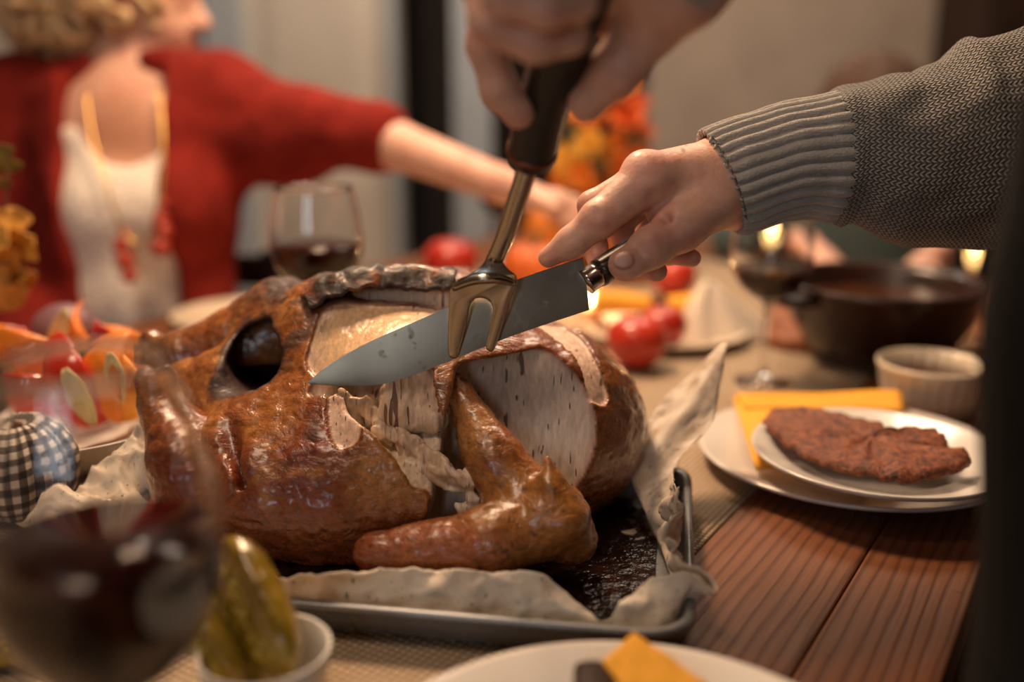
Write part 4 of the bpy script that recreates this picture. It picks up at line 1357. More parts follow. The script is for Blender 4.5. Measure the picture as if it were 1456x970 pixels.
# ---------------- woman in the red cardigan across the table
def build_woman():
    D = 1.70
    base = P(195, 600, D); base = np.array([base[0], base[1] + .05, 0])
    root = thing('person', 'person with blond curls and red cardigan reaching an arm across behind the turkey', 'person', base)
    bz = lambda px, py, d=D: P(px, py, d)
    F = Field((-1.12, 1.36, 0.36), (.12, 2.15, 1.42), .0085)
    yaw = math.radians(-165 + 0)          # chest faces the camera, slightly right
    R = axes(math.radians(172))
    c0 = bz(190, 330)
    LSh, RSh = bz(320, 148, 1.70), bz(40, 142, 1.74)
    LEl, LW, LF_ = bz(535, 196, 1.56), bz(712, 262, 1.47), bz(790, 292, 1.44)
    REl, RW = bz(-35, 390, 1.70), bz(75, 520, 1.50)
    def torso(o):
        g = F.ell(bz(192, 240, D + .01), (.165 + o, .105 + o, .17 + o), R)
        g = smin(g, F.ell(bz(190, 430, D + .01), (.150 + o, .110 + o, .18 + o), R), .10)
        for px in (150, 245):
            g = smin(g, F.sph(bz(px, 300, D - .075), .062 + o), .05)
        g = smin(g, F.rc(LSh, RSh, .052 + o, .052 + o), .05)
        return g
    hR = axes(math.radians(-82 - 15), -.10)
    hc = bz(203, 2, 1.70)
    hd, W = head_sdf(F, hc, hR, 1.04)
    g = torso(0)
    g = smin(g, F.rc(bz(188, 60, 1.71), bz(185, 160, 1.71), .064, .072), .03)
    g = smin(g, F.rc(bz(190, 60, 1.71), bz(232, 40, 1.69), .05, .045), .03)
    g = smin(g, hd, .012)
    arm_l = F.chain([LSh, LEl, LW], [.050, .040, .027], .03)
    hand = F.rc(LW, LF_, .026, .018)
    for k in range(4):
        a = LF_ + np.array([0, .012, .014]) * (1.2 - k * .8)
        hand = smin(hand, F.rc(a, a + np.array([.055 - .006 * k, -.005, -.02]), .009, .007), .006)
    hand = smin(hand, F.rc(LW * .6 + LF_ * .4, LF_ + np.array([.0, -.045, .0]), .013, .009), .012)
    arm_r = F.chain([RSh, REl, RW], [.050, .042, .028], .03)
    arm_r = smin(arm_r, F.rc(RW, RW + np.array([.05, -.05, -.005]), .026, .016), .01)
    for k in range(4):
        a = RW + np.array([.05 + .014 * (k - 1.5), -.05 + .012 * (k - 1.5), -.003])
        arm_r = smin(arm_r, F.rc(a, a + np.array([.035, -.05, -.008]), .009, .007), .004)
    g = smin(g, arm_l, .03); g = smin(g, hand, .012); g = smin(g, arm_r, .03)
    hips = F.rc(base + [-.09, -.02, .50], base + [.09, -.02, .50], .115, .115)
    leg = None
    for s in (-1, 1):
        a = F.chain([base + [s * .09, -.02, .50], base + [s * .10, -.38, .50]], [.085, .062])
        leg = a if leg is None else np.minimum(leg, a)
    g = smin(g, hips, .08); g = smin(g, leg, .05)
    V, Q = F.nets(g); V = relax(V, Q, 1, .4)
    skin_mesh([(V, Q)], 'body', root, [(W((0, .085, -.063)), (.03, .03, .014), (.50, .14, .11), .8), (W((.045, .05, -.03)), (.03, .03, .03), SKIN_RED, .6), (bz(190, 190, 1.62), (.11, .12, .10), np.array([.48, .23, .13]), .85)])  # last spot darkens the chest, shade below the chin put into the colour
    # cream lace top with a round neck
    tg = torso(.010)
    tg = sub(tg, F.ell(bz(192, 128, D - .06), (.092, .20, .128)), .01)
    tg = np.maximum(tg, F.z - 1.045); tg = np.maximum(tg, .42 - F.z)
    V, Q = F.nets(tg); V = relax(V, Q, 1, .4)
    M = Mat('cream_lace')
    h = M.n('TexVoronoi', Vector=M.co(), Scale=95.0)
    M.set(Base__Color=M.mix(M.ramp(h, [(.15, 1.0), (.5, 0.0)]), (.86, .79, .70), (.58, .50, .42)), Roughness=.9); M.bump(h, .002)
    link_mesh('lace_top', mesh_np('lace_top', V, Q), M.m, root)
    # red cardigan, open down the front
    cg = torso(.026)
    cg = smin(cg, F.chain([LSh, LEl], [.066, .053], .03), .05)
    cg = smin(cg, F.rc(bz(330, 190, 1.69), bz(420, 215, 1.64), .07, .06), .06)
    cg = smin(cg, F.chain([RSh, REl, RW * .8 + REl * .2], [.072, .066, .046], .03), .05)
    ax, ay, bx_, by = bz(112, 90), bz(255, 100), bz(166, 480), bz(286, 450)
    fl_ = (F.x - ax[0]) - (bx_[0] - ax[0]) * (F.z - ax[2]) / (bx_[2] - ax[2])
    fr_ = (F.x - ay[0]) - (by[0] - ay[0]) * (F.z - ay[2]) / (by[2] - ay[2])
    opening = np.maximum(np.maximum(-fl_, fr_), F.y - 1.70 + 0 * F.x)
    cg = sub(cg, opening, .012)
    cg = sub(cg, F.rc(bz(190, 40, 1.71), bz(188, 120, 1.71), .075, .07), .02)
    cg = np.maximum(cg, .44 - F.z)
    V, Q = F.nets(cg); N = vnormals(V, Q)
    V = V + N * ((fbm(V, 12, 3, 6) - .5) * .022)[:, None]
    M = Mat('red_cardigan_knit')
    nz = M.noise(22, 4, .6); kv = M.n('TexWave', _out=1, Vector=M.co(), Scale=60.0, Distortion=1.0)
    M.set(Base__Color=M.ramp(nz, [(.3, (.15, .009, .006)), (.7, (.235, .017, .010))]), Roughness=.9, Specular__IOR__Level=.2); M.bump(kv, .001)
    link_mesh('cardigan', mesh_np('cardigan', V, Q), M.m, root)
    # trousers over the seated legs
    tr = smin(smin(hips, leg, .05) - .014, leg - .014, .02); tr = np.maximum(tr, F.z - .62)
    for s in (-1, 1): pass
    V, Q = F.nets(tr); V = relax(V, Q, 1, .4)
    link_mesh('trousers', mesh_np('trousers', V, Q), simple('dark_trousers', (.03, .025, .025), .9), root)
    parts = []
    for s in (-1, 1):
        parts.append(tube(spline([base + [s * .10, -.38, .50], base + [s * .10, -.41, .28], base + [s * .10, -.38, .075]], 10), [.068, .066, .064, .062, .06, .058, .056, .054, .052, .05], 18))
    mk('trouser_leg', parts[0], simple('dark_trousers', (.03, .025, .025), .9), root); mk('trouser_leg', parts[1], root.children[-1].data.materials[0], root)
    for s in (-1, 1):
        v, f = ico((0, 0, 0), (.045, .125, .04), 3); v[:, 2] = np.maximum(v[:, 2], -.03)
        mk('shoe', (v + base + [s * .10, -.43, .036], f), simple('brown_leather', (.05, .025, .012), .4), root)
    # curls
    r2 = np.random.default_rng(3)
    hp = []
    for k in range(260):
        a = r2.uniform(-PI, PI); e = r2.uniform(-1.15, 1.0)
        lx, lz = math.cos(a), e
        loc = np.array([math.sin(a) * .088 * math.sqrt(max(0, 1 - e * e * .8)), -.030 + math.cos(a) * .100 * math.sqrt(max(0, 1 - e * e * .6)), .035 + e * .100])
        if loc[1] > .045 and loc[2] < .085: continue
        if loc[1] > -.02 and loc[2] < -.03: loc[1] -= .05
        back = sstep(.03, -.09, loc[1]); loc[:2] *= 1 + .45 * back; loc[1] -= .035 * back; loc[2] -= .02 * back
        c = W(tuple(loc * 1.06)); out = (c - W((0, -.03, .03))); out /= np.linalg.norm(out)
        t1 = np.cross(out, r2.normal(0, 1, 3)); t1 /= np.linalg.norm(t1); t2 = np.cross(out, t1)
        rr = r2.uniform(.014, .022); L_ = r2.uniform(.015, .04)
        pts = [c + rr * (math.cos(q) * t1 + math.sin(q) * out) + t2 * L_ * (q / 8 - .5) for q in np.linspace(0, 9, 16)]
        hp.append(tube(pts, np.full(16, .0072), 6))
    hv = F.ell(W((0, -.030, .045)), (.088, .095, .085), hR)
    V, Q = F.nets(hv); hp.append((V, [tuple(q) for q in Q]))
    v, f = join_np(hp)
    M = Mat('blond_curls'); nz = M.noise(60, 4, .6)
    M.set(Base__Color=M.ramp(nz, [(.3, (.44, .28, .13)), (.7, (.80, .60, .36))]), Roughness=.45); M.bump(M.noise(300, 3), .001)
    mk('hair', (v, f), M.m, root)
    # necklaces
    beads = []
    red = simple('red_glass_beads', (.38, .035, .015), .35)
    for k, (px, py, r) in enumerate([(172, 350, .013), (178, 372, .015), (184, 392, .013), (228, 312, .013), (232, 330, .015), (228, 352, .016), (176, 330, .008), (232, 290, .008)]):
        beads.append(ico(bz(px, py, 1.535), r, 2))
    for b_ in beads: mk('bead', b_, red, root)
    ch = spline([bz(122, 130, 1.58), bz(130, 190, 1.56), bz(150, 260, 1.535), bz(176, 330, 1.53), bz(205, 345, 1.53), bz(226, 290, 1.535), bz(232, 210, 1.56), bz(226, 120, 1.60)], 70)
    mk('necklace_cord', tube(ch, .0025, 6), simple('gold_chain', (.5, .30, .10), .3, Metallic=1.0), root)
build_woman()

# ---------------- guest half hidden behind the sleeve
def build_guest():
    D = 2.10
    c = P(1225, 300, D); base = np.array([c[0], c[1], 0])
    root = thing('person', 'person with brown hair and teal top, mostly hidden behind the grey sleeve', 'person', base)
    F = Field(base + [-.36, -.52, .34], base + [.36, .30, 1.42], .012)
    R = axes(PI - .25)
    def B(x, y, z): return base + x * R[0] + y * R[1] + np.array([0, 0, z])
    def torso(o):
        g = F.ell(B(0, 0, .77), (.155 + o, .105 + o, .16 + o), R)
        g = smin(g, F.ell(B(0, 0, .62), (.15 + o, .11 + o, .17 + o), R), .1)
        return smin(g, F.rc(B(-.13, 0, .87), B(.13, 0, .87), .05 + o, .05 + o), .05)
    hR = axes(PI - .2, -.30)
    hd, W = head_sdf(F, B(0, .05, 1.02), hR)
    arms = None
    for s in (-1, 1):
        a = F.chain([B(s * .17, 0, .87), B(s * .25, .08, .79), B(s * .12, .27, .815)], [.047, .04, .03], .02)
        hnd = F.rc(B(s * .12, .27, .815), B(s * .08, .335, .80), .026, .020)
        for k in range(4):
            b_ = B(s * (.105 - .016 * k), .335, .80)
            hnd = smin(hnd, F.rc(b_, b_ + R[1] * .05 - np.array([0, 0, .012]), .0095, .008), .004)
        a = smin(a, hnd, .01); arms = a if arms is None else np.minimum(arms, a)
    legs = None
    for s in (-1, 1):
        a = F.chain([B(s * .09, .02, .50), B(s * .10, .36, .50)], [.085, .065]); legs = a if legs is None else np.minimum(legs, a)
    g = smin(torso(0), F.rc(B(0, 0, .89), B(0, .03, .99), .052, .050), .03)
    g = smin(smin(smin(g, hd, .015), arms, .03), legs, .05)
    V, Q = F.nets(g); V = relax(V, Q, 1, .4)
    skin_mesh([(V, Q)], 'body', root)
    t = smin(torso(.015), arms - .012, .03); t = np.maximum(t, F.z - .93); t = np.maximum(t, .5 - F.z)
    t = np.maximum(t, (lambda q: (F.x - q[0]) * R[1][0] + (F.y - q[1]) * R[1][1])(B(0, .24, 0)))
    V, Q = F.nets(t); V = relax(V, Q, 1, .4)
    link_mesh('sweater', mesh_np('sweater', V, Q), simple('teal_knit', (.055, .085, .085), .9, .15, 60), root)
    tr = np.maximum(smin(legs - .012, F.rc(B(-.09, 0, .5), B(.09, 0, .5), .12, .12), .04), F.z - .6)
    V, Q = F.nets(tr); link_mesh('trousers', mesh_np('trousers', V, Q), simple('grey_trousers', (.04, .04, .045), .9), root)
    for s in (-1, 1):
        mk('trouser_leg', tube(spline([B(s * .10, .36, .50), B(s * .10, .38, .28), B(s * .10, .35, .07)], 8), np.linspace(.07, .052, 8), 16), simple('grey_trousers', (.04, .04, .045), .9), root)
        v, f = ico((0, 0, 0), (.045, .12, .04), 2); v[:, 2] = np.maximum(v[:, 2], -.03)
        mk('shoe', (v + B(s * .10, .40, .036), f), simple('brown_leather', (.05, .025, .012), .4), root)
    hv = smin(F.ell(W((0, -.012, .048)), (.100, .118, .098), hR), F.ell(W((0, -.06, -.06)), (.088, .06, .10), hR), .04)
    hv = sub(hv, F.ell(W((0, .10, -.055)), (.062, .075, .085), hR), .02)
    V, Q = F.nets(hv); N = vnormals(V, Q); V = V + N * ((fbm(V * [1, 1, .3], 50, 3, 8) - .4) * .03)[:, None]
    link_mesh('hair', mesh_np('hair', V, Q), simple('brown_hair', (.07, .03, .014), .75, .3, 150), root)
build_guest()
# ------------------------------------------------------------------ turned tableware
def plate_profile(R, h=.018, t=.0035, well=.62):
    return [(0, .003), (R * well * .9, .003), (R * well, .0055), (R * .80, h * .62), (R * .97, h - .001), (R, h), (R * 1.004, h - .0018), (R * .985, h - .0045),
            (R * .80, h * .62 - t), (R * well * 1.03, .0012), (R * well * .95, 0), (0, 0)]
def plate(px, py, z, R, label, m, group=None, h=.018):
    c = T(px, py, z + h); c[2] = z
    return mkt('plate', lathe(plate_profile(R, h), 96, c), m, label, 'plate', group), c

def wine_glass(c, R, H, bowl_h, rim, fill, label, foot=.036, group=None):
    """c on the table; R widest bowl radius; bowl_h bowl height; rim = rim radius; fill = wine height in the bowl"""
    root = thing('wine_glass', label, 'wine glass', c, group)
    zb = H - bowl_h
    def bowl_r(t):            # t 0..1 from bowl bottom to rim
        pts = np.array([(0, 0.004), (.05, R * .40), (.15, R * .70), (.30, R * .93), (.45, R), (.60, R * .975), (.80, R * .5 + rim * .5), (1.0, rim)])
        return np.interp(t, pts[:, 0], pts[:, 1])
    ts = np.concatenate([[0], np.linspace(.012, 1, 40) ** 1.25])
    rs = np.array([bowl_r(t) for t in ts])
    for _ in range(3): rs[1:-1] = .25 * rs[:-2] + .5 * rs[1:-1] + .25 * rs[2:]
    t_ = .0011
    outer = [(r, zb + t * bowl_h) for r, t in zip(rs, ts)]
    inner = [(max(r - t_, 0), zb + .003 + t * (bowl_h - .003)) for r, t in zip(rs, ts)]
    stem = [(0, 0), (foot, 0), (foot, .0012), (foot * .6, .0035), (.008, .009), (.0042, .02), (.0038, zb * .6), (.0046, zb - .008), (.008, zb - .001)]
    prof = stem + [p for p in outer if p[0] > .0085] + [(rim - t_ * .5, H + .0005)] + inner[::-1][:-1] + [(0, zb + .003)]
    mk('glass', lathe(prof, 72, c), MAT['glass'], root)
    n = 30
    wt = np.linspace(0.0, fill, n)
    wi = [(max(np.interp(t, ts, rs) - t_ + .0003, 0), zb + .0026 + t * (bowl_h - .003)) for t in wt]
    wi[0] = (0, wi[0][1])
    wi.append((0, wi[-1][1]))
    mk('wine', lathe(wi, 72, c), MAT['wine'], root)
    return root

# big glass of red wine, close to the camera at the left
g0 = P(145, 765, .455); g0[2] = .7515
wine_glass(g0, .0545, .250, .165, .036, .46, 'large glass of dark red wine in the left foreground, blurred')
g1 = P(450, 340, 1.15); g1[2] = .7525
wine_glass(g1, .0535, .247, .125, .044, .46, 'stemmed glass with a little red wine behind the turkey, before the red cardigan')
g2 = P(1088, 500, 1.24); g2[2] = .7525
wine_glass(g2, .050, .222, .120, .043, .33, 'stemmed glass of red wine beside the dark pan at the right')
g3 = P(712, 330, 1.95); g3[2] = .752
wine_glass(g3, .042, .20, .095, .034, .4, 'small dark glass of red wine far back beneath the reaching hand', .033)

# ------------------------------------------------------------------ white cup of gherkins, front left
def m_gherkin():
    M = Mat('pickled_gherkin')
    v = M.co(); nz = M.noise(35, 4, .6, v); sp = M.ramp(M.noise(150, 2, .5, v), [(.62, 0.0), (.70, 1.0)])
    M.set(Base__Color=M.mix(M.math('MULTIPLY', sp, .5), M.ramp(nz, [(.3, (.15, .095, .006)), (.7, (.32, .205, .016))]), (.60, .50, .12)), Roughness=.2, Subsurface__Weight=.25, Subsurface__Radius=(.6, .5, .1), Subsurface__Scale=.008, Coat__Weight=.4)
    M.bump(M.noise(120, 3, .5, v), .0016)
    return M.m
mg = m_gherkin()
cc = T(376, 921, .803); cc[2] = .7515
cup = thing('cup', 'small white cup holding gherkins at the bottom left of the tray', 'cup', cc)
mk('cup_body', lathe([(0, .002), (.024, .002), (.026, 0), (.029, .001), (.0325, .015), (.0365, .040), (.0385, .0515), (.0378, .0525), (.0362, .0518), (.0340, .040), (.0300, .016), (.024, .006), (0, .005)], 72, cc), MAT['white_china'], cup)
def gherkin(a, b, r, bow, label, seed, face=(-.72, -.62, .30)):
    """gherkin cut lengthwise: bumpy skin, flat cut face with a row of seeds"""
    a, b = np.asarray(a), np.asarray(b)
    m = (a + b) / 2 + np.asarray(bow)
    root = thing('gherkin', label, 'gherkin', np.array([(a[0] + b[0]) / 2, (a[1] + b[1]) / 2, min(a[2], b[2])]))
    n, k_ = 36, 32
    p = spline([a, m, b], n)
    t = np.linspace(0, 1, n)
    rr = r * np.power(np.clip(1 - np.abs(2 * t - 1) ** 3.2, .01, 1), .55)
    v, f = tube(p, rr, k_, ref=(.3, .8, .1))
    ctr = np.repeat(p, k_, 0); q = v[:n * k_]
    ang = np.tile(np.arange(k_) / k_ * 2 * PI, n)
    k = 1 + .05 * np.cos(5 * ang + seed) + .10 * (fbm(q, 95, 3, seed) - .5)
    q = ctr + (q - ctr) * k[:, None]
    ax = (b - a) / np.linalg.norm(b - a)
    fn = np.asarray(face, float); fn -= (fn @ ax) * ax; fn /= np.linalg.norm(fn)
    lim = np.repeat(rr, k_) * .42 + .0006 * (fbm(q, 300, 2, seed) - .5)
    over = (q - ctr) @ fn
    q = q - np.maximum(over - lim, 0)[:, None] * fn * .94
    v[:n * k_] = q
    mk('flesh', (v, f), mg, root)
    sd = np.cross(ax, fn); r2 = np.random.default_rng(seed)
    seeds = []
    for i in range(34):
        tt = r2.uniform(.12, .88); c = np.array([np.interp(tt, t, p[:, e]) for e in range(3)]); rl = float(np.interp(tt, t, rr))
        c = c + fn * (rl * .52) + sd * r2.normal(0, rl * .16)
        sv, sf = ico((0, 0, 0), (1, 1, 1), 1)
        d1 = ax + r2.normal(0, .4, 3); d1 /= np.linalg.norm(d1); d2 = np.cross(fn, d1); d2 /= np.linalg.norm(d2)
        seeds.append((c + sv[:, :1] * d1 * .0030 + sv[:, 1:2] * d2 * .0016 + sv[:, 2:] * fn * .0011, sf))
    o = mk('seeds', join_np(seeds), ms, root); o['kind'] = 'stuff'
    return root
ms = simple('gherkin_seeds', (.56, .42, .07), .2, .15, 200, Coat__Weight=.3)
gherkin(P(413, 958, .560), P(318, 768, .600), .0185, (-.004, .004, .004), 'plump glossy gherkin leaning furthest right out of the white cup', 3)
gherkin(P(378, 985, .575), P(300, 815, .615), .0150, (.003, .004, .002), 'gherkin standing behind the plump glossy one in the white cup', 8)
gherkin(P(338, 985, .565), P(262, 852, .590), .0145, (-.003, .003, .003), 'gherkin leaning furthest left over the rim of the white cup', 14)
gherkin(T(-40, 930, .767), T(62, 925, .767), .0155, (.0, .010, .002), 'green gherkin lying on the runner behind the big blurred wine glass', 22)

# ------------------------------------------------------------------ checked fabric pumpkin, left
def fabric_pumpkin():
    c = P(8, 632, .845); c[2] = .752
    root = thing('fabric_pumpkin', 'stuffed pumpkin of black and white checked cloth at the left edge', 'fabric pumpkin', c)
    nu, nv = 120, 40
    G = np.zeros((nu + 1, nv, 3)); UV = np.zeros((nu + 1, nv, 2))
    for i in range(nu + 1):
        a = 2 * PI * i / nu
        lobe = 1 - .11 * (1 - abs(math.sin(a * 4))) ** 2.2
        for j in range(nv):
            e = PI * (j / (nv - 1)) - PI / 2
            r = .056 * math.cos(e) ** .75 * (lobe * math.cos(e) ** .3 + (1 - math.cos(e) ** .3))
            z = .047 + .047 * math.sin(e) - .012 * math.exp(-(r / .014) ** 2) * (1 if e > 0 else -.6)
            G[i, j] = c + np.array([r * math.cos(a), r * math.sin(a), z])
            UV[i, j] = (i / nu * 24, j / (nv - 1) * 11)
    v, f = grid_vf(G)
    me = mesh_np('body', v, np.array(f))
    ul = me.uv_layers.new(name='UVMap'); li = np.empty(len(me.loops), dtype=np.int32); me.loops.foreach_get('vertex_index', li)
    ul.data.foreach_set('uv', UV.reshape(-1, 2)[li].ravel().astype(np.float32))
    M = Mat('gingham_cloth')
    uv = M.sep(M.co('UV'))
    sx = M.math('LESS_THAN', M.math('FRACT', uv[0]), .5); sy = M.math('LESS_THAN', M.math('FRACT', uv[1]), .5)
    s = M.math('MULTIPLY', M.math('ADD', sx, sy), .5)
    M.set(Base__Color=M.ramp(s, [(0.0, (.62, .54, .44)), (.5, (.13, .11, .09)), (1.0, (.018, .016, .015))]), Roughness=.95)
    M.bump(M.noise(500, 3), .0006)
    link_mesh('body', me, M.m, root)
    mk('stalk', tube(spline([c + [0, 0, .076], c + [.001, 0, .084], c + [.003, .002, .090]], 10), np.linspace(.007, .006, 10), 10), simple('brown_twig', (.12, .06, .03), .9, .3, 100, .001), root)
fabric_pumpkin()

# ------------------------------------------------------------------ white bowl of cut vegetables, left
bc = T(95, 596, .79); bc[2] = .752
BR = .108
vb = thing('serving_bowl', 'wide white bowl heaped with cut vegetables at the left behind the paper', 'bowl', bc)
mk('bowl_body', lathe([(0, .004), (BR * .55, .004), (BR * .58, 0), (BR * .66, .001), (BR * .86, .016), (BR * .98, .038), (BR, .041), (BR * .975, .0415), (BR * .83, .020), (BR * .6, .008), (0, .007)], 84, bc), MAT['white_china'], vb)
m_sq = simple('orange_squash_flesh', (.72, .20, .012), .42, .2, 60, .001, Subsurface__Weight=.2, Subsurface__Radius=(.8, .3, .1), Subsurface__Scale=.006)
m_pe = simple('red_pepper_skin', (.50, .028, .012), .2, .25, 30, Coat__Weight=.4)
m_en = simple('pale_endive_leaf', (.62, .50, .24), .5, .2, 60, .001)
m_gr = simple('green_leaf', (.12, .14, .03), .5, .3, 60, .001)
m_or = simple('amber_squash_skin', (.80, .33, .03), .4, .15, 50)
m_pu = simple('dusky_purple_skin', (.17, .085, .10), .45, .25, 40)
def wedge(c, R, span_, rot, m, label, name, cat, squash=1.0, thick=.40):
    """crescent of a round fruit: sphere sector with a scooped inner side"""
    na, ne = 10, 18
    V = []
    for i in range(ne):
        e = PI * (i / (ne - 1)) - PI / 2
        for j in range(na + 1):
            a = span_ * (j / na - .5)
            V.append((R * math.cos(e) * math.cos(a), R * math.cos(e) * math.sin(a), R * squash * math.sin(e)))
        for j in range(na, -1, -1):
            a = span_ * (j / na - .5) * .55
            q = 1 - thick
            V.append((R * q * math.cos(e) * math.cos(a), R * q * math.cos(e) * math.sin(a), R * squash * .96 * math.sin(e)))
    k = 2 * (na + 1)
    f = [(i * k + j, i * k + (j + 1) % k, (i + 1) * k + (j + 1) % k, (i + 1) * k + j) for i in range(ne - 1) for j in range(k)]
    V = np.array(V) - [R * .75, 0, 0]
    m3 = np.array(Matrix.Rotation(rot[2], 3, 'Z') @ Matrix.Rotation(rot[1], 3, 'Y') @ Matrix.Rotation(rot[0], 3, 'X'))
    o = mkt(name, (V @ m3.T + c, f), m, label, cat)
    return o
def vb_at(px, py, d): return P(px, py, d)
# (px, py, depth, R, span, rot, material, label, name, category)
VEG = [
    (178, 560, 1.01, .046, 1.3, (.2, .3, -1.2), m_or, 'light amber squash wedge standing at the right rim of the vegetable bowl', 'squash_wedge', 'squash wedge'),
    (146, 548, .985, .050, 1.2, (-.25, .1, -1.9), m_sq, 'large deep orange squash wedge standing next to the red pepper strip', 'squash_wedge', 'squash wedge'),
    (104, 552, .975, .052, 1.0, (.35, .0, -1.4), m_pe, 'tall red pepper strip between the orange wedges in the bowl', 'pepper_strip', 'pepper'),
    (66, 520, 1.02, .050, 1.2, (.9, .3, -1.0), m_sq, 'orange squash wedge lying on top left of the red pepper strip', 'squash_wedge', 'squash wedge'),
    (22, 512, 1.05, .050, 1.2, (1.2, .2, -2.0), m_or, 'amber squash wedge leaning at the far left of the bowl', 'squash_wedge', 'squash wedge'),
    (190, 515, 1.08, .044, 1.3, (.6, .2, -.6), m_sq, 'orange squash wedge at the right back of the bowl, next to the drumstick', 'squash_wedge', 'squash wedge'),
    (118, 492, 1.09, .042, 1.3, (.5, .4, -2.4), m_sq, 'orange squash wedge at the top back of the vegetable heap', 'squash_wedge', 'squash wedge'),
    (38, 560, .98, .046, 1.1, (1.3, .1, -1.3), m_pe, 'red pepper strip lying low behind the checked pumpkin', 'pepper_strip', 'pepper'),
    (20, 488, 1.10, .042, 1.1, (1.1, .3, -1.0), m_pe, 'red pepper strip at the left back of the bowl', 'pepper_strip', 'pepper'),
    (150, 505, 1.06, .034, 1.2, (.2, .8, -1.0), m_pe, 'short red pepper piece at the top right of the heap', 'pepper_strip', 'pepper'),
]
for (px, py, d, R, sp_, rot, m, lab, nm, cat) in VEG:
    wedge(P(px, py, d), R, sp_, rot, m, lab, nm, cat)
def leaf_vf(c, L, W_, dirv, upv, cup_=.25, lobes=0, nn=16):
    d = np.asarray(dirv, float); d /= np.linalg.norm(d); u_ = np.asarray(upv, float); u_ -= (u_ @ d) * d; u_ /= np.linalg.norm(u_); s = np.cross(d, u_)
    G = np.zeros((nn, 7, 3))
    for i in range(nn):
        t = i / (nn - 1)
        w_ = W_ * math.sin(PI * min(.98, t * .94 + .04)) ** .7 * (1 + (.45 * math.sin(t * PI * lobes) if lobes else 0))
        for j in range(7):
            q = j / 3 - 1
            G[i, j] = np.asarray(c) + d * L * (t - .5) + s * w_ * q / 2 * 1.0 + u_ * (cup_ * W_ * q * q * .6 - .25 * L * (t - .5) ** 2)
    return grid_vf(G)
for (px, py, d, L, W_, dv, lab, m, nm) in [
    (84, 486, 1.045, .075, .024, (.35, -.2, 1), 'pale endive leaf sticking up out of the vegetable heap', m_en, 'endive_leaf'),
    (112, 562, .952, .060, .022, (.4, .1, -1), 'pale endive leaf lying down over the red pepper strip', m_en, 'endive_leaf'),
    (120, 512, 1.03, .055, .028, (1, .1, .25), 'small dark green leaf among the orange wedges', m_gr, 'salad_leaf'),
    (168, 532, .972, .050, .020, (-.2, .1, 1), 'pale endive leaf upright against the right squash wedge', m_en, 'endive_leaf')]:
    o = mkt(nm, leaf_vf(P(px, py, d), L, W_, dv, -_F + .2 * _U), m, lab, 'leaf'); solidify(o, .002)
v, f = ico((0, 0, 0), (.036, .036, .031), 3)
mkt('plum', (v + P(92, 470, 1.12), f), m_pu, 'dusky purple plum on top at the back of the vegetable heap', 'plum')

# ------------------------------------------------------------------ twig of yellow leaves at the left edge
def sprig():
    c = P(-70, 470, 1.12); c[2] = .752
    root = thing('leaf_vase', 'small dark bottle vase with a twig of ochre autumn leaves at the left edge', 'vase', c)
    mk('bottle', lathe([(0, 0), (.026, 0), (.028, .006), (.028, .07), (.012, .10), (.010, .13), (.013, .135), (.009, .136), (.007, .10), (.022, .07), (.022, .01), (0, .008)], 36, c), simple('dark_bottle_glass', (.02, .03, .02), .15), root)
    tw = spline([c + [0, 0, .02], c + [.01, 0, .14], P(-20, 380, 1.10), P(6, 300, 1.09), P(12, 215, 1.09)], 24)
    mk('twig', tube(tw, np.linspace(.0028, .0012, 24), 7), simple('brown_twig', (.12, .06, .03), .9, .3, 100), root)
    ml = simple('ochre_leaf', (.55, .27, .04), .6, .3, 50, .0006); ml2 = simple('olive_leaf', (.22, .17, .03), .6, .3, 50)
    r2 = np.random.default_rng(2)
    for (px, py, L, k) in [(18, 330, .055, 0), (30, 355, .06, 0), (14, 385, .06, 0), (4, 410, .055, 0), (-8, 350, .06, 0), (8, 226, .038, 1), (-12, 250, .045, 1), (20, 395, .04, 0), (-20, 300, .05, 0)]:
        o = mk('leaf', leaf_vf(P(px, py, 1.095 + r2.normal(0, .01)), L, L * .72, r2.normal(0, 1, 3) + [.5, 0, -.4], -_F + r2.normal(0, .4, 3), .2, 3), ml2 if k else ml, root)
        solidify(o, .0006)
sprig()

# ------------------------------------------------------------------ front plate with napkin and dark handled cutlery
fp = T(862, 911, .790); R0 = .145
fc_ = np.array([.055, fp[1] - R0, .752])
for k_ in range(1):
    mkt('plate', lathe(plate_profile(R0, .038), 110, fc_), MAT['white_china'], 'white plate cut off by the bottom edge, carrying the folded yellow napkin', 'plate')
fc2 = fc_ + [0, 0, .0065]
def napkin_sheet(corners, nu, nv, wob, seed, sag=None):
    c00, c10, c01, c11 = [np.asarray(c, float) for c in corners]
    G = np.zeros((nu, nv, 3))
    for i in range(nu):
        for j in range(nv):
            a, b = i / (nu - 1), j / (nv - 1)
            p = c00 * (1 - a) * (1 - b) + c10 * a * (1 - b) + c01 * (1 - a) * b + c11 * a * b
            p = p + np.array([0, 0, wob * mnoise.noise((a * 3 + seed, b * 3, 0))])
            if sag: p = p + np.array([0, 0, sag(a, b)])
            G[i, j] = p
    return grid_vf(G)
nk = []
for q in range(3):
    dz = .003 * q
    nk.append(napkin_sheet([P(893 + 4 * q, 909, .585 - .002 * q) + [0, 0, -.001 * q], P(1010 - 3 * q, 985, .545), P(850 + 3 * q, 955, .560), P(930, 1040, .520)], 16, 16, .002, q, lambda a, b, dz=dz: dz - .008 * b * a))
o = mkt('napkin', join_np(nk), MAT['yellow_cloth'], 'yellow napkin folded to a point on the white front plate', 'napkin'); solidify(o, .0012)
hb = thing('table_knife', 'flat dark handled table knife lying on the front plate next to the yellow napkin', 'table knife', P(846, 950, .56))
hh = np.array([P(846, 951, .565), P(846, 985, .535), P(848, 1050, .49)])
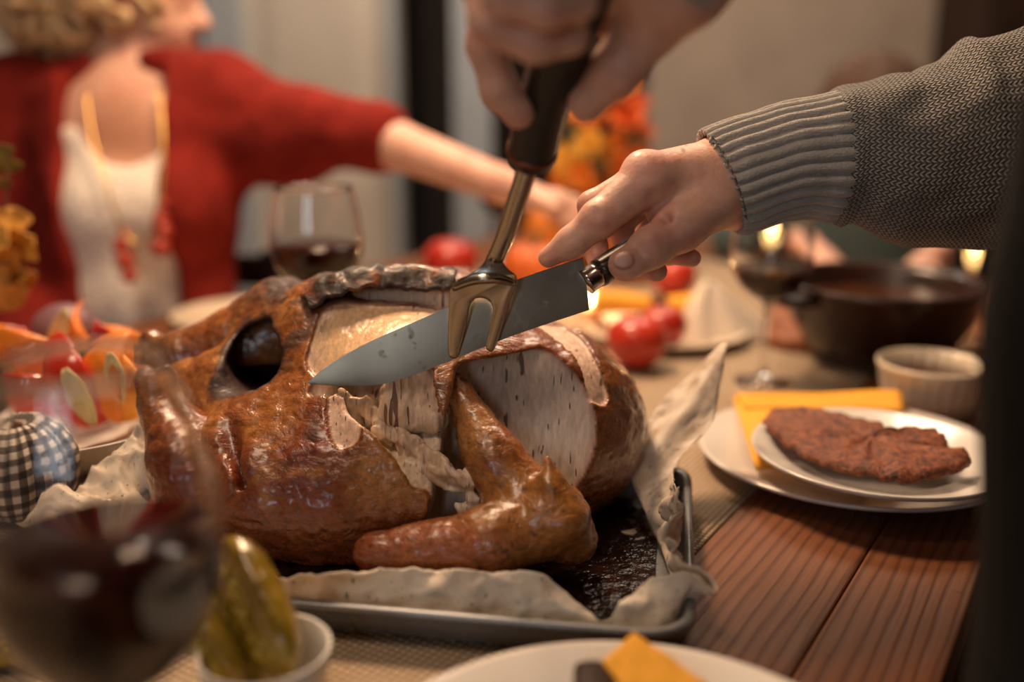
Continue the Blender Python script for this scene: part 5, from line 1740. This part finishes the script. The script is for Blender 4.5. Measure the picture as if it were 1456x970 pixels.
v, f = tube(spline(hh, 14), .012, 16, flat=(1.0, .42))
mk('handle', (v, f), MAT['dark_wood'], hb)
v, f = tube(spline([hh[2], hh[2] + [0, -.06, -.010], hh[2] + [0, -.11, -.014]], 10), np.linspace(.011, .004, 10), 12, flat=(1, .12))
mk('blade', (v, f), MAT['blade'], hb)

# ------------------------------------------------------------------ right: two plates, napkin, breaded cutlet, fluted bowl
_, pc = plate(1212, 634, .7522, .148, 'large white dinner plate at the right, lowest under napkin and cutlet plate', MAT['white_china'], None, .020)
o = mkt('napkin', join_np([napkin_sheet([T(1042, 566, .782), T(1278, 562, .780), T(1075, 668, .777), T(1240, 650, .768)], 24, 20, .002, 4, lambda a, b: .004 * math.sin(a * 9) * (1 - b)),
                           napkin_sheet([T(1045, 560, .786), T(1282, 556, .786), T(1060, 580, .784), T(1285, 584, .783)], 20, 6, .003, 9)]), MAT['yellow_cloth'],
         'yellow napkin spread between the two white plates at the right', 'napkin'); solidify(o, .0012)
sp_c = T(1250, 634, .796); sp_c[2] = .7755
mkt('plate', lathe(plate_profile(.113, .019), 96, sp_c), MAT['white_china'], 'smaller white plate on top of the napkin, carrying the brown cutlet', 'plate')
def cutlet():
    z = .797
    out = [(1082, 603), (1100, 592), (1135, 588), (1170, 596), (1210, 602), (1245, 610), (1268, 622), (1300, 617), (1336, 622), (1346, 636), (1350, 650), (1382, 658), (1368, 672), (1335, 682), (1290, 690), (1240, 684), (1190, 672), (1145, 655), (1108, 632)]
    pts = np.array([T(x, y, z) for x, y in out])
    ring = spline(np.vstack([pts, pts[:1]]), 91)[:90]
    ctr = ring.mean(0)
    rows = []
    for s, dz in ((.0, -.004), (.5, -.005), (.90, -.004), (1.0, .001), (.985, .006), (.93, .009), (.8, .0105), (.6, .011), (.4, .0112), (.2, .0114), (.04, .0115)):
        rr = ctr + (ring - ctr) * max(s, .02); rr[:, 2] = z + dz
        rows.append(rr)
    V, f = loops_vf(rows)
    N = (fbm(V, 130, 4, 7) - .5)
    V[:, 2] += np.where(V[:, 2] > z, N * .016, 0); V[:, 0] += N * .004
    V[:, 2] = np.maximum(V[:, 2], z - .003 + .004)
    M = Mat('breadcrumb_crust'); nz = M.noise(130, 5, .7); n2 = M.noise(26, 3, .6)
    M.set(Base__Color=M.mix(n2, M.ramp(nz, [(.38, (.05, .010, .004)), (.62, (.24, .055, .014))]), M.ramp(nz, [(.38, (.10, .02, .006)), (.62, (.38, .11, .03))])), Roughness=.6)
    M.bump(nz, .003)
    mkt('breaded_cutlet', (V, f), M.m, 'flat brown breaded cutlet overhanging the small white plate', 'cutlet')
cutlet()
rc_ = T(1326, 517, .806); rc_[2] = .752
rk = thing('sauce_bowl', 'white fluted bowl of dark sauce at the right, behind the cutlet plate', 'bowl', rc_)
pr = [(0, .003), (.044, .003), (.046, 0), (.0485, .001), (.053, .02), (.0575, .047), (.0605, .053), (.0605, .0565), (.058, .057), (.055, .048), (.050, .02), (.044, .0065), (0, .006)]
v, f = lathe(pr, 120, (0, 0, 0))
ang = np.arctan2(v[:, 1], v[:, 0]); rad_ = np.hypot(v[:, 0], v[:, 1])
fl_k = 1 + .018 * np.cos(ang * 24) * ((v[:, 2] > .004) & (v[:, 2] < .05) & (rad_ > .0470 + 0 * rad_))
v[:, 0] *= fl_k; v[:, 1] *= fl_k
mk('bowl_body', (v + rc_, f), MAT['cream_china'], rk)
mk('sauce', lathe([(0, .040), (.045, .040), (.0525, .0405), (.0525, .037), (0, .035)], 60, rc_), simple('dark_gravy', (.06, .018, .008), .12, .3, 30), rk)

# ------------------------------------------------------------------ dark pan on a wooden board
bd = T(1240, 462, .768); bd[2] = .7522
board = thing('cutting_board', 'reddish wooden board with a handle under the dark pan', 'board', bd, rz=PI / 2 - TANG - PI * .5 + .25)
pts = rrect(.30, .27, .05, 8)
lo = [np.c_[pts * s, np.full(len(pts), z)] for s, z in ((.985, 0), (1, .003), (1, .015), (.985, .018))]
o = link_mesh('board_slab', mesh_np('board_slab', *loops_vf(lo)), MAT['board_wood'], board, False, local=True)
o = link_mesh('board_handle', mesh_np('board_handle', *tube(spline([(-.135, -.05, .010), (-.18, -.06, .016), (-.22, -.065, .034), (-.24, -.07, .055)], 14), np.interp(np.arange(14), [0, 5, 13], [.030, .018, .020]), 18, flat=(1, .5))), MAT['board_wood'], board, local=True)
pn = T(1255, 400, .862); pn[2] = .7705
pan = thing('cooking_pot', 'wide dark brown glazed cooking pot standing on the wooden board', 'pot', pn)
M = Mat('dark_brown_glaze'); nz = M.noise(20, 4, .6)
M.set(Base__Color=M.ramp(nz, [(.3, (.016, .005, .003)), (.7, (.030, .010, .006))]), Roughness=.3, Coat__Weight=.15)
mk('pot_body', lathe([(0, .004), (.078, .004), (.084, .001), (.092, .006), (.116, .045), (.128, .084), (.133, .090), (.132, .095), (.126, .094), (.121, .084), (.109, .045), (.085, .012), (0, .010)], 96, pn), M.m, pan)
for s in (-1, 1):
    a0 = .35 + (0 if s > 0 else PI)
    ps = [pn + np.array([.122 * math.cos(a0 + q), .122 * math.sin(a0 + q), .078]) + np.array([math.cos(a0), math.sin(a0), 0]) * e for q, e in ((-.22, 0), (-.17, .026), (0, .036), (.17, .026), (.22, 0))]
    mk('pot_handle', tube(spline(ps, 20), .0075, 12), M.m, pan)
mk('stew', lathe([(0, .066), (.10, .066), (.114, .066), (.114, .060), (0, .058)], 60, pn), simple('dark_gravy_top', (.05, .016, .007), .15, .4, 25, .003, 60), pan)

# ------------------------------------------------------------------ candles
def m_flame():
    M = Mat('candle_flame'); M.set(Base__Color=(1, .6, .2), Emission__Color=(1.0, .62, .26), Emission__Strength=60.0); return M.m
mfl = m_flame()
mwax = simple('ivory_wax', (.80, .62, .40), .4, .04, 20, Subsurface__Weight=.7, Subsurface__Radius=(1, .5, .25), Subsurface__Scale=.02)
def candle(px, py, d, R, H, label, glass=True, power=1.2, name='candle', fl=1.0):
    c = P(px, py, d); ztop = c[2]; c[2] = .7522
    H = max(.02, ztop - .012 - .7522) if H is None else H
    root = thing(name, label, 'candle', c)
    mk('wax', lathe([(0, .004), (R * .98, .004), (R, .008), (R, H - .003), (R * .92, H), (R * .5, H - .004), (0, H - .005)], 36, c), mwax, root)
    mk('wick', tube([c + [0, 0, H - .006], c + [.001, 0, H + .006]], .0009, 6), MAT['black_void'], root)
    fr = [(0, 0), (.0035, .002), (.0058, .008), (.0048, .016), (.0022, .024), (0, .030)]
    mk('flame', lathe([(r * fl, z * fl) for r, z in fr], 16, c + [0, 0, H + .003]), mfl, root)
    if glass:
        g = R + .008; gh = H + .045
        mk('glass_holder', lathe([(0, 0), (g, 0), (g + .001, .003), (g + .003, gh), (g + .0022, gh + .001), (g + .001, gh), (g - .001, .0035), (0, .003)], 48, c), MAT['glass'], root)
    l = bpy.data.lights.new('candle_light', 'POINT'); l.energy = power; l.color = (1, .58, .25); l.shadow_soft_size = .008
    lo_ = bpy.data.objects.new('candle_light', l); COL.objects.link(lo_); lo_.location = Vector((c + [0, 0, H + .018 * fl + .02]).tolist())
    return root
candle(1096, 345, 1.80, .026, None, 'brightly burning candle in a glass behind the wine glass at the right', True, 1.5, fl=1.25)
candle(1384, 372, 1.62, .024, None, 'burning candle in a clear glass at the right edge beside the pot', True, 1.0, fl=.9)
candle(842, 425, 1.50, .017, None, 'short ivory candle seen past the heel of the carving knife', False, .8, fl=.8)

# ------------------------------------------------------------------ apples, middle plate with napkin roll, white napkin
def m_apple(seed):
    M = Mat('red_apple_skin'); nz = M.noise(12, 4, .6, M.mapping(M.co(), (1, 1, .3), loc=(seed, 0, 0)))
    M.set(Base__Color=M.ramp(nz, [(.3, (.36, .014, .008)), (.68, (.55, .045, .02)), (.85, (.60, .22, .05))]), Roughness=.28, Coat__Weight=.2); return M.m
def apple(c, R, label, seed):
    root = thing('apple', label, 'apple', c)
    pr = []
    for j in range(26):
        e = PI * j / 25 - PI / 2
        r = R * math.cos(e) * (1 + .06 * math.sin(e)); z = R * .92 + R * .90 * math.sin(e)
        z -= R * .32 * math.exp(-(r / (R * .30)) ** 2) * (1 if e > 0 else -.35)
        pr.append((max(r, 0), z))
    mk('flesh', lathe(pr, 48, c), m_apple(seed), root)
    mk('stalk', tube(spline([c + [0, 0, R * 1.45], c + [.002, 0, R * 1.75], c + [.006, .002, R * 2.0]], 6), .0014, 7), MAT['dark_wood'], root)
    return root
a1 = P(905, 497, 1.30); a1[2] = .752; apple(a1, .040, 'larger red apple just behind the right side of the turkey', 0)
a2 = P(942, 482, 1.40); a2[2] = .752; apple(a2, .034, 'red apple half hidden behind the larger apple', 3)
a3 = P(640, 372, 1.80); a3[2] = .752; apple(a3, .050, 'red apple far back, peeking over the turkey crest', 6)
a4 = P(958, 398, 1.72); a4[2] = .752; apple(a4, .040, 'red apple behind the rolled yellow napkin, under the knife hand', 9)
_, mc_ = plate(946, 462, .7522, .122, 'white plate with the rolled yellow napkin, back behind the apples', MAT['cream_china'])
rl = thing('napkin', 'rolled yellow napkin tied with a brown band on the back plate', 'napkin', P(926, 440, 1.48))
ra, rb = P(846, 428, 1.47), P(1008, 434, 1.49)
v, f = tube(spline([ra, (ra + rb) / 2 + [0, 0, -.002], rb], 26), np.interp(np.arange(26), [0, 10, 13, 16, 25], [.026, .017, .013, .017, .026]), 28, flat=(1, .75))
n_ = (fbm(v, 40, 3, 4) - .5)[:, None] * .010
mk('cloth', (v + n_ * np.array([0, .4, 1]), f), MAT['yellow_cloth'], rl)
mk('band', tube([ra * .53 + rb * .47, ra * .40 + rb * .60], .0185, 24, flat=(1, .8)), simple('brown_raffia', (.14, .055, .02), .8, .3, 200, .001), rl)
def fan_napkin():
    c = P(1034, 460, 1.46); c[2] = .7525
    nu, nv = 60, 18
    G = np.zeros((nu, nv, 3))
    for i in range(nu):
        a = i / (nu - 1)
        for j in range(nv):
            t = j / (nv - 1)
            ang = PI * 1.15 * (a - .5)
            r = .012 + .048 * (1 - t) ** .8
            zz = .088 * t * (1 - .45 * abs(a - .35))
            G[i, j] = c + np.array([r * math.sin(ang) * 1.3 - .025 * t, -r * math.cos(ang) * .8, zz]) + .005 * math.sin(a * 26) * np.array([.3, -1, 0]) * (1 - .4 * t)
    o = mkt('napkin', grid_vf(G), MAT['white_cloth'], 'white cloth napkin folded upright to a cone left of the wine glass', 'napkin'); solidify(o, .0015)
fan_napkin()
_, lp = plate(350, 443, .7525, .112, 'empty cream plate in front of the red cardigan, behind the turkey', MAT['cream_china'])

# ------------------------------------------------------------------ pumpkins and flowers
def m_pumpkin(name, c1, c2):
    M = Mat(name); nz = M.noise(25, 4, .6)
    M.set(Base__Color=M.ramp(nz, [(.3, c1), (.7, c2)]), Roughness=.42); M.bump(nz, .001); return M.m
def pumpkin(c, R, lobes, m, label, sq=.85):
    root = thing('pumpkin', label, 'pumpkin', c)
    nu, nv = lobes * 10, 26
    V = np.zeros((nu, nv, 3))
    for i in range(nu):
        a = 2 * PI * i / nu
        for j in range(nv):
            e = PI * j / (nv - 1) - PI / 2
            k = 1 - .14 * (1 - abs(math.sin(a * lobes / 2))) ** 1.8 * math.cos(e) ** .4
            r = R * math.cos(e) ** .8 * k
            V[i, j] = c + np.array([r * math.cos(a), r * math.sin(a), R * sq * (1 + math.sin(e)) - R * .25 * math.exp(-(r / (R * .28)) ** 2) * (1 if e > 0 else -.5)])
    f = [(i * nv + j, ((i + 1) % nu) * nv + j, ((i + 1) % nu) * nv + j + 1, i * nv + j + 1) for i in range(nu) for j in range(nv - 1)]
    mk('rind', (V.reshape(-1, 3), f), m, root)
    mk('stalk', tube(spline([c + [0, 0, R * sq * 1.75], c + [.05 * R, 0, R * sq * 2.1], c + [.25 * R, .05 * R, R * sq * 2.4]], 8), np.linspace(R * .13, R * .09, 8), 8), simple('pumpkin_stalk', (.16, .12, .05), .9, .3, 60, .001), root)
    return root
mp1 = m_pumpkin('orange_rind', (.55, .14, .015), (.72, .23, .03)); mp2 = m_pumpkin('red_orange_rind', (.50, .085, .012), (.62, .14, .02))
c = P(806, 300, 1.98); c[2] = .752; pumpkin(c, .088, 12, mp1, 'large orange pumpkin beneath the autumn flowers, behind the fork', .80)
c = P(758, 365, 1.72); c[2] = .752; pumpkin(c, .058, 10, mp2, 'small red orange pumpkin behind the fork head', .82)
def bouquet():
    c = P(898, 300, 1.85); c[2] = .752
    root = thing('flower_vase', 'tall bunch of orange and yellow autumn flowers behind the knife hand', 'flowers', c)
    mk('vase', lathe([(0, 0), (.045, 0), (.055, .02), (.060, .07), (.046, .13), (.038, .16), (.043, .175), (.039, .175), (.034, .16), (.05, .07), (.045, .02), (0, .012)], 48, c), m_pumpkin('terracotta_glaze', (.30, .07, .02), (.42, .11, .03)), root)
    mats = [simple('orange_petals', (.85, .27, .03), .6, .25, 60), simple('yellow_petals', (.80, .46, .07), .6, .2, 60), simple('coral_petals', (.80, .17, .03), .6, .25, 60)]
    mgr = simple('dull_green_leaf', (.10, .11, .05), .6, .3, 50); mst = simple('flower_stem', (.10, .11, .03), .7)
    fl = [(868, 150, 0), (892, 168, 2), (850, 182, 0), (905, 190, 2), (880, 205, 0), (838, 205, 1), (856, 222, 1), (822, 215, 1), (905, 232, 2), (884, 240, 2), (812, 240, 1), (835, 158, 0), (862, 250, 0), (800, 226, 1), (905, 150, 2), (850, 128, 0), (882, 128, 0), (830, 250, 0), (910, 262, 2), (800, 262, 0), (875, 275, 2), (905, 290, 2), (848, 280, 0)]
    r2 = np.random.default_rng(9)
    stems = []
    for k, (px, py, mi) in enumerate(fl):
        p = P(px, py, 1.86 + r2.normal(0, .03)); Rf = .030 + .006 * r2.random()
        ax_ = (p - (c + [0, 0, .20])); ax_[1] -= .10; ax_ /= np.linalg.norm(ax_)
        e1 = np.cross(ax_, (0, 0, 1.)); e1 /= np.linalg.norm(e1) + 1e-9; e2 = np.cross(ax_, e1)
        pt = []
        for ring, (np_, tilt, L) in enumerate(((10, .25, 1.0), (8, .75, .8), (6, 1.15, .55))):
            for q in range(np_):
                a = 2 * PI * (q + .5 * ring) / np_
                rad = math.cos(a) * e1 + math.sin(a) * e2
                dv = rad * math.cos(tilt) + ax_ * math.sin(tilt)
                pt.append(leaf_vf(p + dv * Rf * L * .55, Rf * L, Rf * .5, dv, ax_ - rad * .3, .3, 0, 6))
        o = mk('flower', join_np(pt), mats[mi], root)
        stems.append(tube(spline([c + [0, 0, .15], (c + [0, 0, .2]) * .5 + p * .5 + [0, 0, -.01], p], 8), .0016, 6))
    mk('stems', join_np(stems), mst, root)
    for (px, py) in ((832, 228), (850, 235), (845, 300), (898, 215), (815, 190), (790, 315), (912, 205)):
        o = mk('leaf', leaf_vf(P(px, py, 1.84), .06, .03, r2.normal(0, 1, 3), -_F + .3 * r2.normal(0, 1, 3), .2), mgr, root); solidify(o, .0008)
bouquet()

# ------------------------------------------------------------------ background furniture
cb = np.array([1.90, 3.36, 0.0])
cab = thing('cabinet', 'tall dark wooden cabinet against the back wall at the right', 'cabinet', cb)
o = mk('carcase', box_vf(cb + [0, 0, 1.05], (.92, .40, 2.08)), MAT['dark_wood'], cab, False); bevel(o, .006)
for s in (-1, 1):
    o = mk('door', box_vf(cb + [s * .225, -.212, 1.05], (.43, .022, 1.95)), MAT['dark_wood'], cab, False); bevel(o, .004)
    h_ = mk('handle', tube([cb + [s * .04, -.238, .98], cb + [s * .04, -.238, 1.12]], .007, 10), MAT['bright_steel'], o)
def chair(c, yaw, label):
    root = thing('dining_chair', label, 'chair', c, rz=yaw)
    def lk(nm, vf, sm=False):
        o = link_mesh(nm, mesh_np(nm, *vf), MAT['dark_wood'], root, sm, local=True); bevel(o, .004); return o
    lk('seat', box_vf((0, 0, .375), (.42, .40, .03)))
    for sx in (-1, 1):
        lk('leg', box_vf((sx * .19, .18, .18), (.036, .036, .36))); lk('leg', box_vf((sx * .19, -.18, .18), (.036, .036, .36)))
        lk('back_post', box_vf((sx * .19, -.185, .60), (.036, .03, .42)))
    for z in (.55, .66, .77): lk('back_rail', box_vf((0, -.187, z), (.35, .018, .06)))
_w = [o for o in COL.objects if o.name.startswith('person') and o.parent is None]
chair((_w[1].location.x, _w[1].location.y - .0, 0), PI, 'dark wooden chair under the red cardigan sitter')
chair((_w[2].location.x, _w[2].location.y, 0), PI - .25, 'dark wooden chair of the sitter at the far end')
lc = np.array([-.22, 1.38, 2.03])
pl = thing('pendant_lamp', 'domed metal pendant lamp hanging above the table', 'lamp', lc)
mk('shade', lathe([(.21, -.02), (.20, .03), (.15, .10), (.06, .15), (.02, .16), (.02, .155), (.058, .143), (.145, .095), (.194, .028), (.205, -.02)], 48, lc, True), simple('bronze_shade', (.05, .03, .02), .4, Metallic=.6), pl)
mk('cord', tube([lc + [0, 0, .155], lc + [0, 0, .54]], .004, 8), MAT['black_plastic'], pl)

# ------------------------------------------------------------------ group phrases for repeats
GROUPS = {'gherkin': 'pickled gherkins', 'squash_wedge': 'squash wedges in the white bowl', 'pepper_strip': 'red pepper strips in the white bowl', 'endive_leaf': 'endive leaves in the white bowl',
          'apple': 'red apples on the table', 'pumpkin': 'orange pumpkins on the table', 'candle': 'candles on the table', 'wine_glass': 'glasses of red wine', 'plate': 'dinner plates',
          'napkin': 'napkins at the place settings', 'dining_chair': 'chairs around the table', 'person': 'people around the table'}
for o in COL.objects:
    if o.parent is None and o.name.split('.')[0] in GROUPS: o['group'] = GROUPS[o.name.split('.')[0]]
